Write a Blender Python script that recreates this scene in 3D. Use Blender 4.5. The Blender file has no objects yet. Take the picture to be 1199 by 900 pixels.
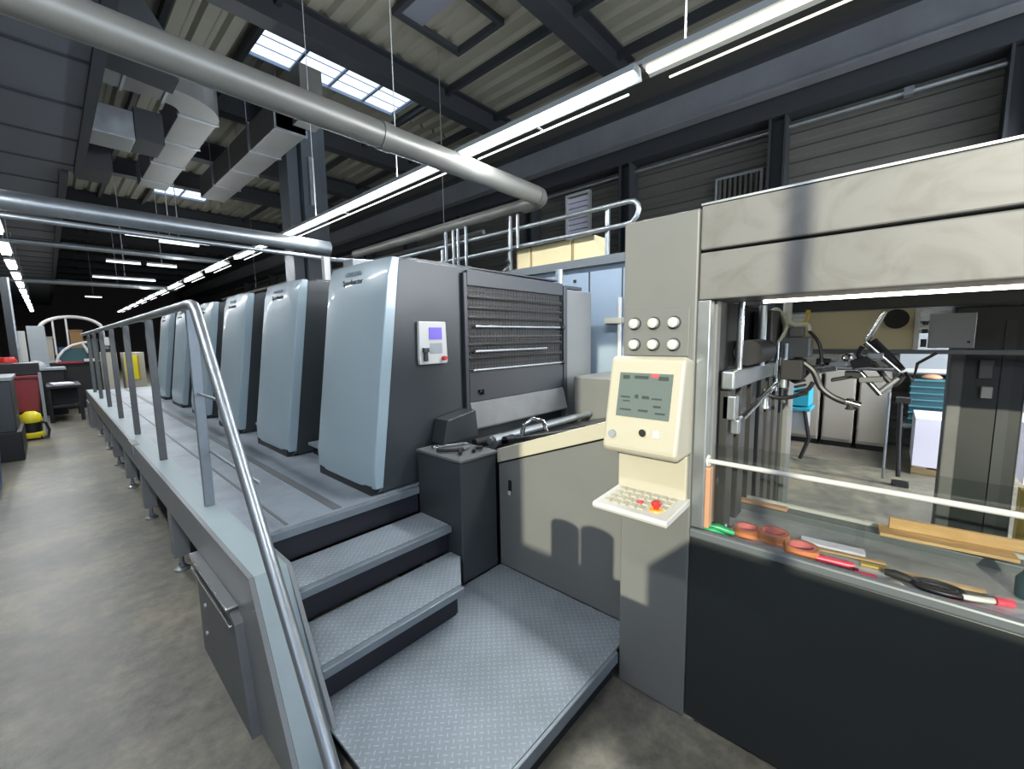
import bpy, math, random
from mathutils import Vector, Matrix
random.seed(7)
SC = bpy.context.scene
COL = SC.collection

# ------------------------------------------------------------------ camera
cam_d = bpy.data.cameras.new('camera'); cam = bpy.data.objects.new('camera', cam_d); COL.objects.link(cam)
cam_d.sensor_width = 36.0; cam_d.lens = 36.0 * 488.94 / 1199.0; cam_d.clip_start = 0.02; cam_d.clip_end = 300
YAW, PITCH, ROLL = 0.83533, 0.112143, 0.0153176
_f = Vector((math.sin(YAW)*math.cos(PITCH), math.cos(YAW)*math.cos(PITCH), -math.sin(PITCH)))
_r = Vector((math.cos(YAW), -math.sin(YAW), 0)); _d = _f.cross(_r)
_r2 = math.cos(ROLL)*_r + math.sin(ROLL)*_d; _d2 = -math.sin(ROLL)*_r + math.cos(ROLL)*_d
m3 = Matrix((_r2, -_d2, -_f)).transposed()
cam.matrix_world = Matrix.Translation((0, 0, 1.65)) @ m3.to_4x4()
SC.camera = cam

# ------------------------------------------------------------------ exposure, world, sun
SC.view_settings.view_transform = 'Standard'; SC.view_settings.look = 'None'
SC.view_settings.gamma = 1.0; SC.view_settings.use_curve_mapping = False
SC.view_settings.exposure = 0.58
W = bpy.data.worlds.new('world'); SC.world = W; W.use_nodes = True
W.node_tree.nodes['Background'].inputs[0].default_value = (0.62, 0.75, 1.0, 1)
W.node_tree.nodes['Background'].inputs[1].default_value = 1.6
SUN_DIR = Vector((1.0, 0.35, -0.35))
sd = bpy.data.lights.new('sun', 'SUN'); sd.energy = 3.7; sd.color = (1.0, 0.94, 0.72); sd.angle = math.radians(0.5)
sun = bpy.data.objects.new('sun', sd); COL.objects.link(sun)
sun.rotation_euler = SUN_DIR.to_track_quat('-Z', 'Y').to_euler()

def area_light(name, loc, rot, sx, sy, power, color):
    l = bpy.data.lights.new(name, 'AREA'); l.shape = 'RECTANGLE'; l.size = sx; l.size_y = sy
    l.energy = power; l.color = color
    o = bpy.data.objects.new(name, l); COL.objects.link(o); o.location = loc; o.rotation_euler = rot
    return o
# daylight through the left window band, plus two added fill lamps out of view
area_light('window_daylight', (-3.85, -2.6, 3.2), (0, math.radians(-90), 0), 1.8, 4.0, 70, (0.80, 0.89, 1.0))
area_light('back_fill_light', (2.0, -5.8, 2.4), (math.radians(90), 0, 0), 7.5, 4.2, 150, (0.80, 0.89, 1.0))  # added soft fill at an assumed opening behind the camera
area_light('bay_floor_fill', (6.2, -4.6, 2.6), (math.radians(60), 0, math.radians(20)), 2.5, 2.0, 330, (0.95, 0.97, 1.0))  # added fill for the floor behind the feeder; no window stands here

# ------------------------------------------------------------------ helpers
def tag(o, label=None, cat=None, group=None, kind=None):
    if label: o['label'] = label
    if cat: o['category'] = cat
    if group: o['group'] = group
    if kind: o['kind'] = kind
    return o

class MB:
    def __init__(s): s.v = []; s.f = []
    def add(s, vs, fs):
        b = len(s.v); s.v += [tuple(p) for p in vs]; s.f += [tuple(i + b for i in f) for f in fs]; return s
    def box(s, x0, x1, y0, y1, z0, z1):
        x0, x1 = min(x0, x1), max(x0, x1); y0, y1 = min(y0, y1), max(y0, y1); z0, z1 = min(z0, z1), max(z0, z1)
        return s.add([(x0,y0,z0),(x1,y0,z0),(x1,y1,z0),(x0,y1,z0),(x0,y0,z1),(x1,y0,z1),(x1,y1,z1),(x0,y1,z1)],
              [(0,3,2,1),(4,5,6,7),(0,1,5,4),(1,2,6,5),(2,3,7,6),(3,0,4,7)])
    def prism(s, prof, a0, a1, axis='Y'):
        """profile (list of 2D points) swept along an axis. axis Y: prof=(x,z); X: prof=(y,z); Z: prof=(x,y)"""
        n = len(prof)
        def P(p, a): return {'Y': (p[0], a, p[1]), 'X': (a, p[0], p[1]), 'Z': (p[0], p[1], a)}[axis]
        vs = [P(p, a0) for p in prof] + [P(p, a1) for p in prof]
        fs = [tuple(range(n)), tuple(range(2*n-1, n-1, -1))] + [(i, n+i, n+(i+1) % n, (i+1) % n) for i in range(n)]
        return s.add(vs, fs)
    def tube(s, pts, r, seg=10, caps=True, closed=False):
        pts = [Vector(p) for p in pts]; n = len(pts); rings = []
        up = None
        for i, p in enumerate(pts):
            if closed: t = (pts[(i+1) % n] - pts[i-1])
            elif i == 0: t = pts[1] - p
            elif i == n-1: t = p - pts[-2]
            else: t = (pts[i+1] - p).normalized() + (p - pts[i-1]).normalized()
            t.normalize()
            if up is None:
                up = Vector((0,0,1)) if abs(t.z) < .9 else Vector((1,0,0))
            a = t.cross(up)
            if a.length < 1e-5: a = t.orthogonal()
            a.normalize(); up = a.cross(t).normalized()
            rr = r[i] if isinstance(r, (list, tuple)) else r
            k = 1.0
            if 0 < i < n-1 and not closed:
                c = (pts[i+1]-p).normalized().dot((p-pts[i-1]).normalized()); k = 1/max(.5, math.sqrt(max(.01, (1+c)/2)))
            rings.append([p + rr*(math.cos(2*math.pi*j/seg)*a + math.sin(2*math.pi*j/seg)*up) for j in range(seg)])
        vs = [q for R_ in rings for q in R_]; fs = []
        for i in range(n if closed else n-1):
            i2 = (i+1) % n
            for j in range(seg):
                fs.append((i*seg+j, i*seg+(j+1) % seg, i2*seg+(j+1) % seg, i2*seg+j))
        if caps and not closed:
            fs.append(tuple(range(seg-1, -1, -1))); fs.append(tuple((n-1)*seg+j for j in range(seg)))
        return s.add(vs, fs)
    def cyl(s, a, b, r, seg=16): return s.tube([a, b], r, seg)
    def disc(s, c, axis, r, h, seg=24):
        c = Vector(c); ax = Vector(axis).normalized(); return s.tube([c, c + ax*h], r, seg)
    def ring(s, c, axis, R_, r, seg=24, ts=8):
        c = Vector(c); ax = Vector(axis).normalized(); u = ax.orthogonal().normalized(); w = ax.cross(u)
        return s.tube([c + R_*(math.cos(2*math.pi*i/seg)*u + math.sin(2*math.pi*i/seg)*w) for i in range(seg)], r, ts, closed=True)
    def lathe(s, c, prof, seg=20):
        """prof list of (r,z) bottom to top"""
        vs = []; fs = []; n = len(prof)
        for (r, z) in prof:
            for j in range(seg): vs.append((c[0]+r*math.cos(2*math.pi*j/seg), c[1]+r*math.sin(2*math.pi*j/seg), c[2]+z))
        for i in range(n-1):
            for j in range(seg): fs.append((i*seg+j, i*seg+(j+1) % seg, (i+1)*seg+(j+1) % seg, (i+1)*seg+j))
        fs.append(tuple(range(seg-1, -1, -1))); fs.append(tuple((n-1)*seg+j for j in range(seg)))
        return s.add(vs, fs)
    def obox(s, c, sx, sy, sz, rz=0, rx=0, ry=0):
        M_ = Matrix.Translation(c) @ Matrix.Rotation(rz, 4, 'Z') @ Matrix.Rotation(ry, 4, 'Y') @ Matrix.Rotation(rx, 4, 'X')
        vs = [M_ @ Vector((x*sx/2, y*sy/2, z*sz/2)) for z in (-1, 1) for x, y in ((-1,-1),(1,-1),(1,1),(-1,1))]
        return s.add(vs, [(0,3,2,1),(4,5,6,7),(0,1,5,4),(1,2,6,5),(2,3,7,6),(3,0,4,7)])

def link_mesh(name, me, mat, parent=None, bevel=0, smooth=False):
    o = bpy.data.objects.new(name, me); COL.objects.link(o)
    if mat: me.materials.append(mat)
    if parent: o.parent = parent; o.matrix_parent_inverse = Matrix.Translation(-Vector(parent.location)) if parent.type == 'EMPTY' and parent.parent is None else Matrix.Identity(4)
    if smooth:
        for p in me.polygons: p.use_smooth = True
        try: me.set_sharp_from_angle(angle=math.radians(40))
        except Exception: pass
    if bevel:
        b = o.modifiers.new('bevel', 'BEVEL'); b.width = bevel; b.segments = 2; b.limit_method = 'ANGLE'; b.angle_limit = math.radians(35)
    return o

def part(name, mb, mat, parent=None, bevel=0, smooth=False):
    me = bpy.data.meshes.new(name); me.from_pydata(mb.v, [], mb.f); me.validate(); me.update()
    import bmesh
    b = bmesh.new(); b.from_mesh(me); bmesh.ops.recalc_face_normals(b, faces=b.faces); b.to_mesh(me); b.free()
    return link_mesh(name, me, mat, parent, bevel, smooth)

def empty(name, loc, label, cat, group=None):
    o = bpy.data.objects.new(name, None); COL.objects.link(o); o.location = loc; o.empty_display_size = .1
    tag(o, label, cat, group); return o

def kids(o): return [c for c in bpy.data.objects if c.parent is o]
def dup(o, off, label=None, group=None, parent=None, skip=()):
    """copy a thing with its parts and sub-parts, shifted by off"""
    c = o.copy(); COL.objects.link(c)
    if parent is None: c.location = Vector(o.location) + Vector(off)
    else:
        c.parent = parent; c.matrix_parent_inverse = o.matrix_parent_inverse.copy(); c.matrix_basis = o.matrix_basis.copy()
    if label: c['label'] = label
    if group: c['group'] = group
    for ch in kids(o):
        if ch.name.split('.')[0] in skip: continue
        dup(ch, off, parent=c)
    return c

def thing(name, mb, mat, label, cat, group=None, bevel=0, smooth=False):
    return tag(part(name, mb, mat, None, bevel, smooth), label, cat, group)
def struct(name, mb, mat, bevel=0):
    return tag(part(name, mb, mat, None, bevel), kind='structure')

def text(name, s, size, mat, parent, loc, rot, ext=0.001):
    cu = bpy.data.curves.new(name, 'FONT'); cu.body = s; cu.size = size; cu.extrude = ext; cu.align_x = 'CENTER'; cu.align_y = 'CENTER'
    t = bpy.data.objects.new(name, cu); COL.objects.link(t)
    bpy.context.view_layer.update()
    me = bpy.data.meshes.new_from_object(t.evaluated_get(bpy.context.evaluated_depsgraph_get()))
    bpy.data.objects.remove(t)
    me.transform(Matrix.Translation(loc) @ rot)
    return link_mesh(name, me, mat, parent)

# ------------------------------------------------------------------ materials
def srgb(r, g, b):
    f = lambda c: (c/255/12.92) if c/255 <= .04045 else ((c/255+.055)/1.055)**2.4
    return (f(r), f(g), f(b), 1)
def mat(name, col, rough=.5, metal=0, bump=0, bscale=40, var=0, vscale=3, spec=.5, coat=0, emit=None, estr=0):
    m = bpy.data.materials.new(name); m.use_nodes = True; nt = m.node_tree; b = nt.nodes['Principled BSDF']
    b.inputs['Base Color'].default_value = col; b.inputs['Roughness'].default_value = rough; b.inputs['Metallic'].default_value = metal
    b.inputs['Specular IOR Level'].default_value = spec; b.inputs['Coat Weight'].default_value = coat
    if emit: b.inputs['Emission Color'].default_value = emit; b.inputs['Emission Strength'].default_value = estr
    tc = nt.nodes.new('ShaderNodeTexCoord')
    if var:
        n = nt.nodes.new('ShaderNodeTexNoise'); n.inputs['Scale'].default_value = vscale; n.inputs['Detail'].default_value = 5; n.inputs['Roughness'].default_value = .6
        nt.links.new(tc.outputs['Object'], n.inputs['Vector'])
        mr = nt.nodes.new('ShaderNodeMapRange'); mr.inputs[1].default_value = .3; mr.inputs[2].default_value = .7
        mr.inputs[3].default_value = 1-var; mr.inputs[4].default_value = 1+var
        nt.links.new(n.outputs['Fac'], mr.inputs[0])
        mx = nt.nodes.new('ShaderNodeVectorMath'); mx.operation = 'SCALE'; mx.inputs[0].default_value = col[:3]
        nt.links.new(mr.outputs[0], mx.inputs['Scale']); nt.links.new(mx.outputs[0], b.inputs['Base Color'])
        mr2 = nt.nodes.new('ShaderNodeMapRange'); mr2.inputs[3].default_value = max(.05, rough-.12); mr2.inputs[4].default_value = min(1, rough+.12)
        nt.links.new(n.outputs['Fac'], mr2.inputs[0]); nt.links.new(mr2.outputs[0], b.inputs['Roughness'])
    if bump:
        n2 = nt.nodes.new('ShaderNodeTexNoise'); n2.inputs['Scale'].default_value = bscale; n2.inputs['Detail'].default_value = 3
        nt.links.new(tc.outputs['Object'], n2.inputs['Vector'])
        bp = nt.nodes.new('ShaderNodeBump'); bp.inputs['Strength'].default_value = bump; bp.inputs['Distance'].default_value = .01
        nt.links.new(n2.outputs['Fac'], bp.inputs['Height']); nt.links.new(bp.outputs[0], b.inputs['Normal'])
    return m
def emis(name, col, s):
    m = bpy.data.materials.new(name); m.use_nodes = True; nt = m.node_tree; nt.nodes.clear()
    e = nt.nodes.new('ShaderNodeEmission'); e.inputs[0].default_value = col; e.inputs[1].default_value = s
    o = nt.nodes.new('ShaderNodeOutputMaterial'); nt.links.new(e.outputs[0], o.inputs[0]); return m

def mat_floor():
    m = mat('concrete_floor', srgb(128,126,120), .45); nt = m.node_tree; b = nt.nodes['Principled BSDF']
    tc = nt.nodes.new('ShaderNodeTexCoord')
    def noise(sc, det, rg=.6, vec=None):
        n = nt.nodes.new('ShaderNodeTexNoise'); n.inputs['Scale'].default_value = sc; n.inputs['Detail'].default_value = det; n.inputs['Roughness'].default_value = rg
        nt.links.new(vec or tc.outputs['Object'], n.inputs['Vector']); return n
    n1 = noise(.9, 6, .65); n2 = noise(9, 9, .75); n3 = noise(60, 3)
    cr = nt.nodes.new('ShaderNodeValToRGB'); e = cr.color_ramp.elements
    e[0].position = .32; e[0].color = srgb(88,87,82); e[1].position = .7; e[1].color = srgb(154,146,126)
    x = cr.color_ramp.elements.new(.5); x.color = srgb(120,117,108)
    nt.links.new(n1.outputs['Fac'], cr.inputs[0])
    cr2 = nt.nodes.new('ShaderNodeValToRGB'); e = cr2.color_ramp.elements
    e[0].position = .3; e[0].color = (.42,.42,.43,1); e[1].position = .68; e[1].color = (1.15,1.12,1.05,1)
    nt.links.new(n2.outputs['Fac'], cr2.inputs[0])
    mx = nt.nodes.new('ShaderNodeMix'); mx.data_type = 'RGBA'; mx.blend_type = 'MULTIPLY'; mx.inputs[0].default_value = 1
    nt.links.new(cr.outputs[0], mx.inputs[6]); nt.links.new(cr2.outputs[0], mx.inputs[7])
    nt.links.new(mx.outputs[2], b.inputs['Base Color'])
    mr = nt.nodes.new('ShaderNodeMapRange'); mr.inputs[3].default_value = .28; mr.inputs[4].default_value = .6
    nt.links.new(n2.outputs['Fac'], mr.inputs[0]); nt.links.new(mr.outputs[0], b.inputs['Roughness'])
    bp = nt.nodes.new('ShaderNodeBump'); bp.inputs['Strength'].default_value = .15; bp.inputs['Distance'].default_value = .005
    nt.links.new(n3.outputs['Fac'], bp.inputs['Height']); nt.links.new(bp.outputs[0], b.inputs['Normal'])
    return m

def mat_tread(name, c0, c1, rough=.38, metal=.35, pitch=.034, strength=.7):
    """worn chequer plate: raised lozenges in alternating directions"""
    m = mat(name, c0, rough, metal); nt = m.node_tree; b = nt.nodes['Principled BSDF']
    N = nt.nodes.new; L = nt.links.new
    tc = N('ShaderNodeTexCoord'); mp = N('ShaderNodeMapping'); mp.inputs['Rotation'].default_value = (0,0,math.radians(45)); mp.inputs['Scale'].default_value = (1/pitch, 1/pitch, 1)
    L(tc.outputs['Object'], mp.inputs['Vector'])
    fr = N('ShaderNodeVectorMath'); fr.operation = 'FRACTION'; L(mp.outputs[0], fr.inputs[0])
    sb = N('ShaderNodeVectorMath'); sb.operation = 'SUBTRACT'; sb.inputs[1].default_value = (.5,.5,0); L(fr.outputs[0], sb.inputs[0])
    sp = N('ShaderNodeSeparateXYZ'); L(sb.outputs[0], sp.inputs[0])
    ch = N('ShaderNodeTexChecker'); ch.inputs['Scale'].default_value = 1.0; ch.inputs[1].default_value = (1,1,1,1); ch.inputs[2].default_value = (0,0,0,1)
    L(mp.outputs[0], ch.inputs['Vector'])
    mpz = N('ShaderNodeMath'); mpz.operation = 'GREATER_THAN'; mpz.inputs[1].default_value = .5; L(ch.outputs['Fac'], mpz.inputs[0])
    def ell(a, c):
        cx = N('ShaderNodeMath'); cx.operation = 'MULTIPLY'; cx.inputs[1].default_value = a; L(sp.outputs[0], cx.inputs[0])
        cy = N('ShaderNodeMath'); cy.operation = 'MULTIPLY'; cy.inputs[1].default_value = c; L(sp.outputs[1], cy.inputs[0])
        cc = N('ShaderNodeCombineXYZ'); L(cx.outputs[0], cc.inputs[0]); L(cy.outputs[0], cc.inputs[1])
        ln = N('ShaderNodeVectorMath'); ln.operation = 'LENGTH'; L(cc.outputs[0], ln.inputs[0]); return ln.outputs['Value']
    mx = N('ShaderNodeMix'); mx.data_type = 'FLOAT'; L(mpz.outputs[0], mx.inputs[0]); L(ell(1.1, 3.6), mx.inputs[2]); L(ell(3.6, 1.1), mx.inputs[3])
    mr = N('ShaderNodeMapRange'); mr.interpolation_type = 'SMOOTHSTEP'; mr.inputs[1].default_value = .55; mr.inputs[2].default_value = .35; mr.inputs[3].default_value = 0; mr.inputs[4].default_value = 1
    L(mx.outputs[0], mr.inputs[0])
    no = N('ShaderNodeTexNoise'); no.inputs['Scale'].default_value = 2.2; no.inputs['Detail'].default_value = 7; no.inputs['Roughness'].default_value = .65; L(tc.outputs['Object'], no.inputs['Vector'])
    nr = N('ShaderNodeMapRange'); nr.inputs[1].default_value = .3; nr.inputs[2].default_value = .7; nr.inputs[3].default_value = .78; nr.inputs[4].default_value = 1.18; L(no.outputs['Fac'], nr.inputs[0])
    cm = N('ShaderNodeMix'); cm.data_type = 'RGBA'; cm.inputs[6].default_value = c0; cm.inputs[7].default_value = c1; L(mr.outputs[0], cm.inputs[0])
    vm = N('ShaderNodeVectorMath'); vm.operation = 'SCALE'; L(cm.outputs[2], vm.inputs[0]); L(nr.outputs[0], vm.inputs['Scale']); L(vm.outputs[0], b.inputs['Base Color'])
    bp = N('ShaderNodeBump'); bp.inputs['Strength'].default_value = strength; bp.inputs['Distance'].default_value = .002
    L(mr.outputs[0], bp.inputs['Height']); L(bp.outputs[0], b.inputs['Normal'])
    rr = N('ShaderNodeMapRange'); rr.inputs[3].default_value = rough+.1; rr.inputs[4].default_value = rough-.1; L(no.outputs['Fac'], rr.inputs[0]); L(rr.outputs[0], b.inputs['Roughness'])
    return m

def mat_smudge(name, col, dirt, rough):
    """painted steel with wiped hand marks"""
    m = mat(name, col, rough); nt = m.node_tree; b = nt.nodes['Principled BSDF']; N = nt.nodes.new; L = nt.links.new
    tc = N('ShaderNodeTexCoord'); n = N('ShaderNodeTexNoise'); n.inputs['Scale'].default_value = 5; n.inputs['Detail'].default_value = 6; n.inputs['Distortion'].default_value = 2.2
    L(tc.outputs['Object'], n.inputs['Vector'])
    cr = N('ShaderNodeValToRGB'); cr.color_ramp.elements[0].position = .36; cr.color_ramp.elements[0].color = dirt; cr.color_ramp.elements[1].position = .56; cr.color_ramp.elements[1].color = col
    L(n.outputs['Fac'], cr.inputs[0]); L(cr.outputs[0], b.inputs['Base Color'])
    n2 = N('ShaderNodeTexNoise'); n2.inputs['Scale'].default_value = 400; L(tc.outputs['Object'], n2.inputs['Vector'])
    bp = N('ShaderNodeBump'); bp.inputs['Strength'].default_value = .15; bp.inputs['Distance'].default_value = .001; L(n2.outputs['Fac'], bp.inputs['Height']); L(bp.outputs[0], b.inputs['Normal'])
    return m

def mat_glass(name, tint, alpha):
    m = bpy.data.materials.new(name); m.use_nodes = True; nt = m.node_tree; nt.nodes.clear(); N = nt.nodes.new; L = nt.links.new
    t = N('ShaderNodeBsdfTransparent'); t.inputs[0].default_value = tint; g = N('ShaderNodeBsdfGlossy'); g.inputs['Roughness'].default_value = .03
    mx = N('ShaderNodeMixShader'); mx.inputs[0].default_value = alpha; o = N('ShaderNodeOutputMaterial')
    L(t.outputs[0], mx.inputs[1]); L(g.outputs[0], mx.inputs[2]); L(mx.outputs[0], o.inputs[0]); return m

def mat_wood(name, c0, c1):
    m = mat(name, c0, .6); nt = m.node_tree; b = nt.nodes['Principled BSDF']; N = nt.nodes.new; L = nt.links.new
    tc = N('ShaderNodeTexCoord'); mp = N('ShaderNodeMapping'); mp.inputs['Scale'].default_value = (14, 2, 14); L(tc.outputs['Object'], mp.inputs[0])
    n = N('ShaderNodeTexNoise'); n.inputs['Scale'].default_value = 2.5; n.inputs['Detail'].default_value = 5; L(mp.outputs[0], n.inputs['Vector'])
    cr = N('ShaderNodeValToRGB'); cr.color_ramp.elements[0].position = .3; cr.color_ramp.elements[0].color = c0; cr.color_ramp.elements[1].position = .7; cr.color_ramp.elements[1].color = c1
    L(n.outputs['Fac'], cr.inputs[0]); L(cr.outputs[0], b.inputs['Base Color']); return m

M_ = {}
M_['floor'] = mat_floor()
M_['deck'] = mat_tread('walkway_plate', srgb(132,140,148), srgb(142,150,158), .45, .15, .028, .12)
M_['tread'] = mat_tread('chequer_plate', srgb(134,142,149), srgb(156,164,171), .42, .2, .026, .3)
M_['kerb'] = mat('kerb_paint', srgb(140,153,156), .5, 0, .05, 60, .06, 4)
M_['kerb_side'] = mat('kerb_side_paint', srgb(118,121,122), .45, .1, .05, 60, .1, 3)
M_['panel_grey'] = mat('weathered_panel', srgb(92,94,95), .5, .1, 0, 40, .15, 5)
M_['nosing'] = mat('nosing_grey', srgb(118,126,132), .4, .4, 0, 40, .1, 6)
M_['riser'] = mat('riser_black', srgb(18,20,27), .55, 0, 0, 40, .15, 6)
M_['blue_cover'] = mat('pale_blue_cover', srgb(138,155,163), .34, .05, 0, 40, .02, 1.2, coat=.15)
M_['cover_edge'] = mat('cover_edge_grey', srgb(110,128,138), .35, .1)
M_['dark_side'] = mat('graphite_paint', srgb(50,55,58), .42, .1, .06, 350, .08, 2)
M_['dark_top'] = mat('graphite_top', srgb(46,50,55), .45)
M_['black'] = mat('black_paint', srgb(20,21,24), .5)
M_['rubber'] = mat('black_rubber', srgb(26,26,28), .7)
M_['grille'] = mat('grille_dark', srgb(58,59,58), .4, .3)
M_['chrome'] = mat('polished_steel', srgb(205,208,210), .18, 1.0)
M_['steel'] = mat('brushed_steel', srgb(158,164,168), .4, .85, 0, 40, .05, 8)
M_['galv'] = mat('galvanised_steel', srgb(150,156,160), .38, .75, 0, 40, .12, 6)
M_['duct'] = mat('duct_sheet', srgb(118,119,117), .45, .5, 0, 40, .12, 3)
M_['pipe'] = mat('pipe_grey', srgb(124,124,118), .4, .3, 0, 40, .08, 3)
M_['feeder'] = mat_smudge('feeder_grey', srgb(112,112,111), srgb(101,101,98), .42)
M_['feeder_side'] = mat('feeder_side_grey', srgb(106,108,107), .45, .05, .05, 300, .05, 2)
M_['feeder_dark'] = mat('feeder_dark', srgb(40,45,46), .42, .1, .05, 300, .08, 2)
M_['lip'] = mat('lip_grey', srgb(96,102,106), .4, .2)
M_['tray'] = mat('tray_grey', srgb(160,162,166), .4, .2, 0, 40, .2, 8)
M_['cream'] = mat('cream_plastic', srgb(170,166,150), .4)
M_['white'] = mat('white_plastic', srgb(186,186,182), .45)
M_['ivory'] = mat('ivory_panel', srgb(196,186,150), .45)
M_['lcd'] = mat('lcd_screen', srgb(92,102,100), .2, 0, emit=srgb(110,125,120), estr=.08)
M_['lcd_dark'] = mat('lcd_marks', srgb(58,70,68), .3)
M_['lcd_red'] = mat('lcd_red', srgb(190,80,90), .3, emit=srgb(190,60,70), estr=.2)
M_['purple'] = mat('purple_screen', srgb(96,84,160), .2, emit=srgb(110,98,190), estr=.45)
M_['red'] = mat('red_plastic', srgb(190,40,34), .4)
M_['yellow'] = mat('yellow_plastic', srgb(222,205,40), .4)
M_['orange'] = mat('amber_button', srgb(235,160,60), .4)
M_['tube'] = emis('fluorescent_tube', (0.93, 0.97, 1.0, 1), 9)
M_['tube_warm'] = emis('warm_tube', (1.0, 0.93, 0.74, 1), 1.5)
M_['tube_bay'] = emis('bay_tube', (1.0, 0.93, 0.74, 1), 9)
M_['tube_dim'] = emis('distant_tube', (0.93, 0.97, 1.0, 1), 2.2)
M_['fixture'] = mat('fixture_white', srgb(190,195,196), .4)
M_['roof'] = mat('roof_deck', srgb(122,121,109), .6, .1, 0, 40, .1, 1.2)
M_['soffit'] = mat('soffit_panel', srgb(108,112,122), .6, .1, 0, 40, .08, 1.5)
M_['joint'] = mat('joint_dark', srgb(46,50,58), .6)
M_['beam'] = mat('roof_beam_paint', srgb(46,50,54), .55, .1)
M_['girder'] = mat('girder_blue_grey', srgb(112,115,120), .5, .1, 0, 40, .15, 1.5)
M_['clad'] = mat('wall_cladding', srgb(84,84,78), .6, .05, 0, 40, .1, 1)
M_['clad_dark'] = mat('end_wall_brown', srgb(84,76,74), .7, 0, 0, 40, .15, .5)
M_['col_steel'] = mat('column_paint', srgb(60,66,72), .5, .1, 0, 40, .15, 1.5)
M_['skylight'] = emis('skylight_panel', (0.68, 0.83, 1.0, 1), 1.5)
M_['sky_frame'] = mat('skylight_frame', srgb(120,135,155), .5)
M_['window_glass'] = mat_glass('window_glass', (.93,.96,1,1), .06)
M_['guard_glass'] = mat_glass('guard_glass', (.92,.94,.93,1), .11)
M_['carton'] = mat('carton', srgb(206,192,150), .7, 0, 0, 40, .05, 3)
M_['carton_tape'] = mat('carton_seam', srgb(150,130,90), .7)
M_['cab_blue'] = mat('cabinet_blue_grey', srgb(134,150,166), .45, .1, 0, 40, .05, 2)
M_['teal_bright'] = mat('teal_bright', srgb(40,150,175), .4)
M_['teal'] = mat('teal_plastic', srgb(60,118,126), .45)
M_['teal_dark'] = mat('teal_dark', srgb(34,72,80), .5)
M_['paper'] = mat('paper_stack', srgb(214,212,226), .7)
M_['wood'] = mat_wood('light_wood', srgb(205,170,120), srgb(176,136,86))
M_['pallet'] = mat_wood('pallet_wood', srgb(150,130,95), srgb(112,94,66))
M_['tape_o'] = mat('brown_tape', srgb(176,112,74), .3)
M_['tape_core'] = mat('pink_core', srgb(214,120,120), .6)
M_['green'] = mat('green_plastic', srgb(40,150,96), .4)
M_['rose'] = mat('rose_plastic', srgb(216,70,90), .4)
M_['copper'] = mat('copper_strip', srgb(196,150,118), .4, .3)
M_['blue'] = mat('blue_plastic', srgb(36,70,130), .5)
M_['hose_black'] = mat('hose_black', srgb(28,28,30), .4)
M_['hose_clear'] = mat('hose_clear', srgb(196,196,176), .3)
M_['brown'] = mat('brown_wood', srgb(120,88,50), .6)
M_['far_grey'] = mat('far_cabinet_grey', srgb(140,146,150), .5, 0, 0, 40, .06, 2)
M_['cab_beige'] = mat('cabinet_beige', srgb(150,145,135), .5)
M_['dark_red'] = mat('dark_red_paint', srgb(128,38,40), .45)
M_['olive'] = mat('olive_yellow', srgb(176,150,70), .5)

# ------------------------------------------------------------------ room shell
XL, XR, YB, YE, ZR = -4.0, 8.2, -6.0, 46.0, 6.55
struct('floor', MB().box(XL-.3, XR+.3, YB-.3, YE+.3, -.2, 0), M_['floor'])
# corrugated roof deck with real ribs along the hall, openings at the roof lights
def deck(x0, x1, y0, y1, z):
    mb = MB(); p = .33; n = int((x1-x0)/p); prof = []
    for i in range(n+1):
        x = x0 + i*p
        prof += [(x, z), (x+.05, z+.07), (x+.12, z+.07), (x+.17, z)]
    prof = [(x0-.02, z)] + [q for q in prof if q[0] < x1] + [(x1, z)]
    top = [(x1, z+.12), (x0-.02, z+.12)]
    vs = []; fs = []
    for (x, zz) in prof: vs += [(x, y0, zz), (x, y1, zz)]
    for i in range(len(prof)-1): fs.append((2*i, 2*i+1, 2*i+3, 2*i+2))
    mb.add(vs, fs); mb.box(x0-.02, x1, y0, y1, z+.12, z+.16); return mb
SKY = [(2.75, 5.55, 7.3, 8.45), (2.75, 4.2, 16.4, 18.2)]
cd = MB()
def addmb(a, b): a.add(b.v, b.f)
for (x0, x1, y0, y1) in [(.55, XR, YB, 7.3), (.55, 2.75, 7.3, 8.45), (5.55, XR, 7.3, 8.45), (.55, XR, 8.45, 16.4), (.55, 2.75, 16.4, 18.2), (4.2, XR, 16.4, 18.2), (.55, XR, 18.2, YE)]:
    addmb(cd, deck(x0, x1, y0, y1, ZR))
struct('ceiling', cd, M_['roof'])
# lower ceiling over the aisle at the left, in transverse panels with dark joints
sf = MB(); sf.box(XL, .62, YB, 10.3, 4.5, ZR+.1); sf.box(XL, .45, 10.3, YE, 4.5, ZR+.1)
struct('ceiling.001', sf, M_['soffit'])
jt = MB()
y = 3.8
while y < 30:
    jt.box(XL, .615 if y < 10.2 else .445, y, y+.045, 4.485, 4.505); y += 1.22
struct('trim_1', jt, M_['joint'])
struct('trim_2', MB().box(.56, .66, YB, 10.32, 4.44, 4.56).box(.40, .50, 10.3, 40, 4.42, 4.56), M_['joint'])
# left wall with the window band that lets the sun in (left of the view)
wl = MB(); wy1 = -.42; wy0 = -5.4; ws, wt = 2.42, 4.45
wl.box(XL-.2, XL, YB, YE, 0, ws); wl.box(XL-.2, XL, YB, YE, wt, 4.6); wl.box(XL-.2, XL, YB, wy0, ws, wt); wl.box(XL-.2, XL, wy1, YE, ws, wt)
struct('wall_left', wl, M_['clad'])
wf = MB()
for yy in (-1.78, -3.3, -4.6): wf.box(XL-.14, XL-.06, yy-.025, yy+.025, ws, wt)
w1 = struct('window_1', wf, M_['sky_frame'])
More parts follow.
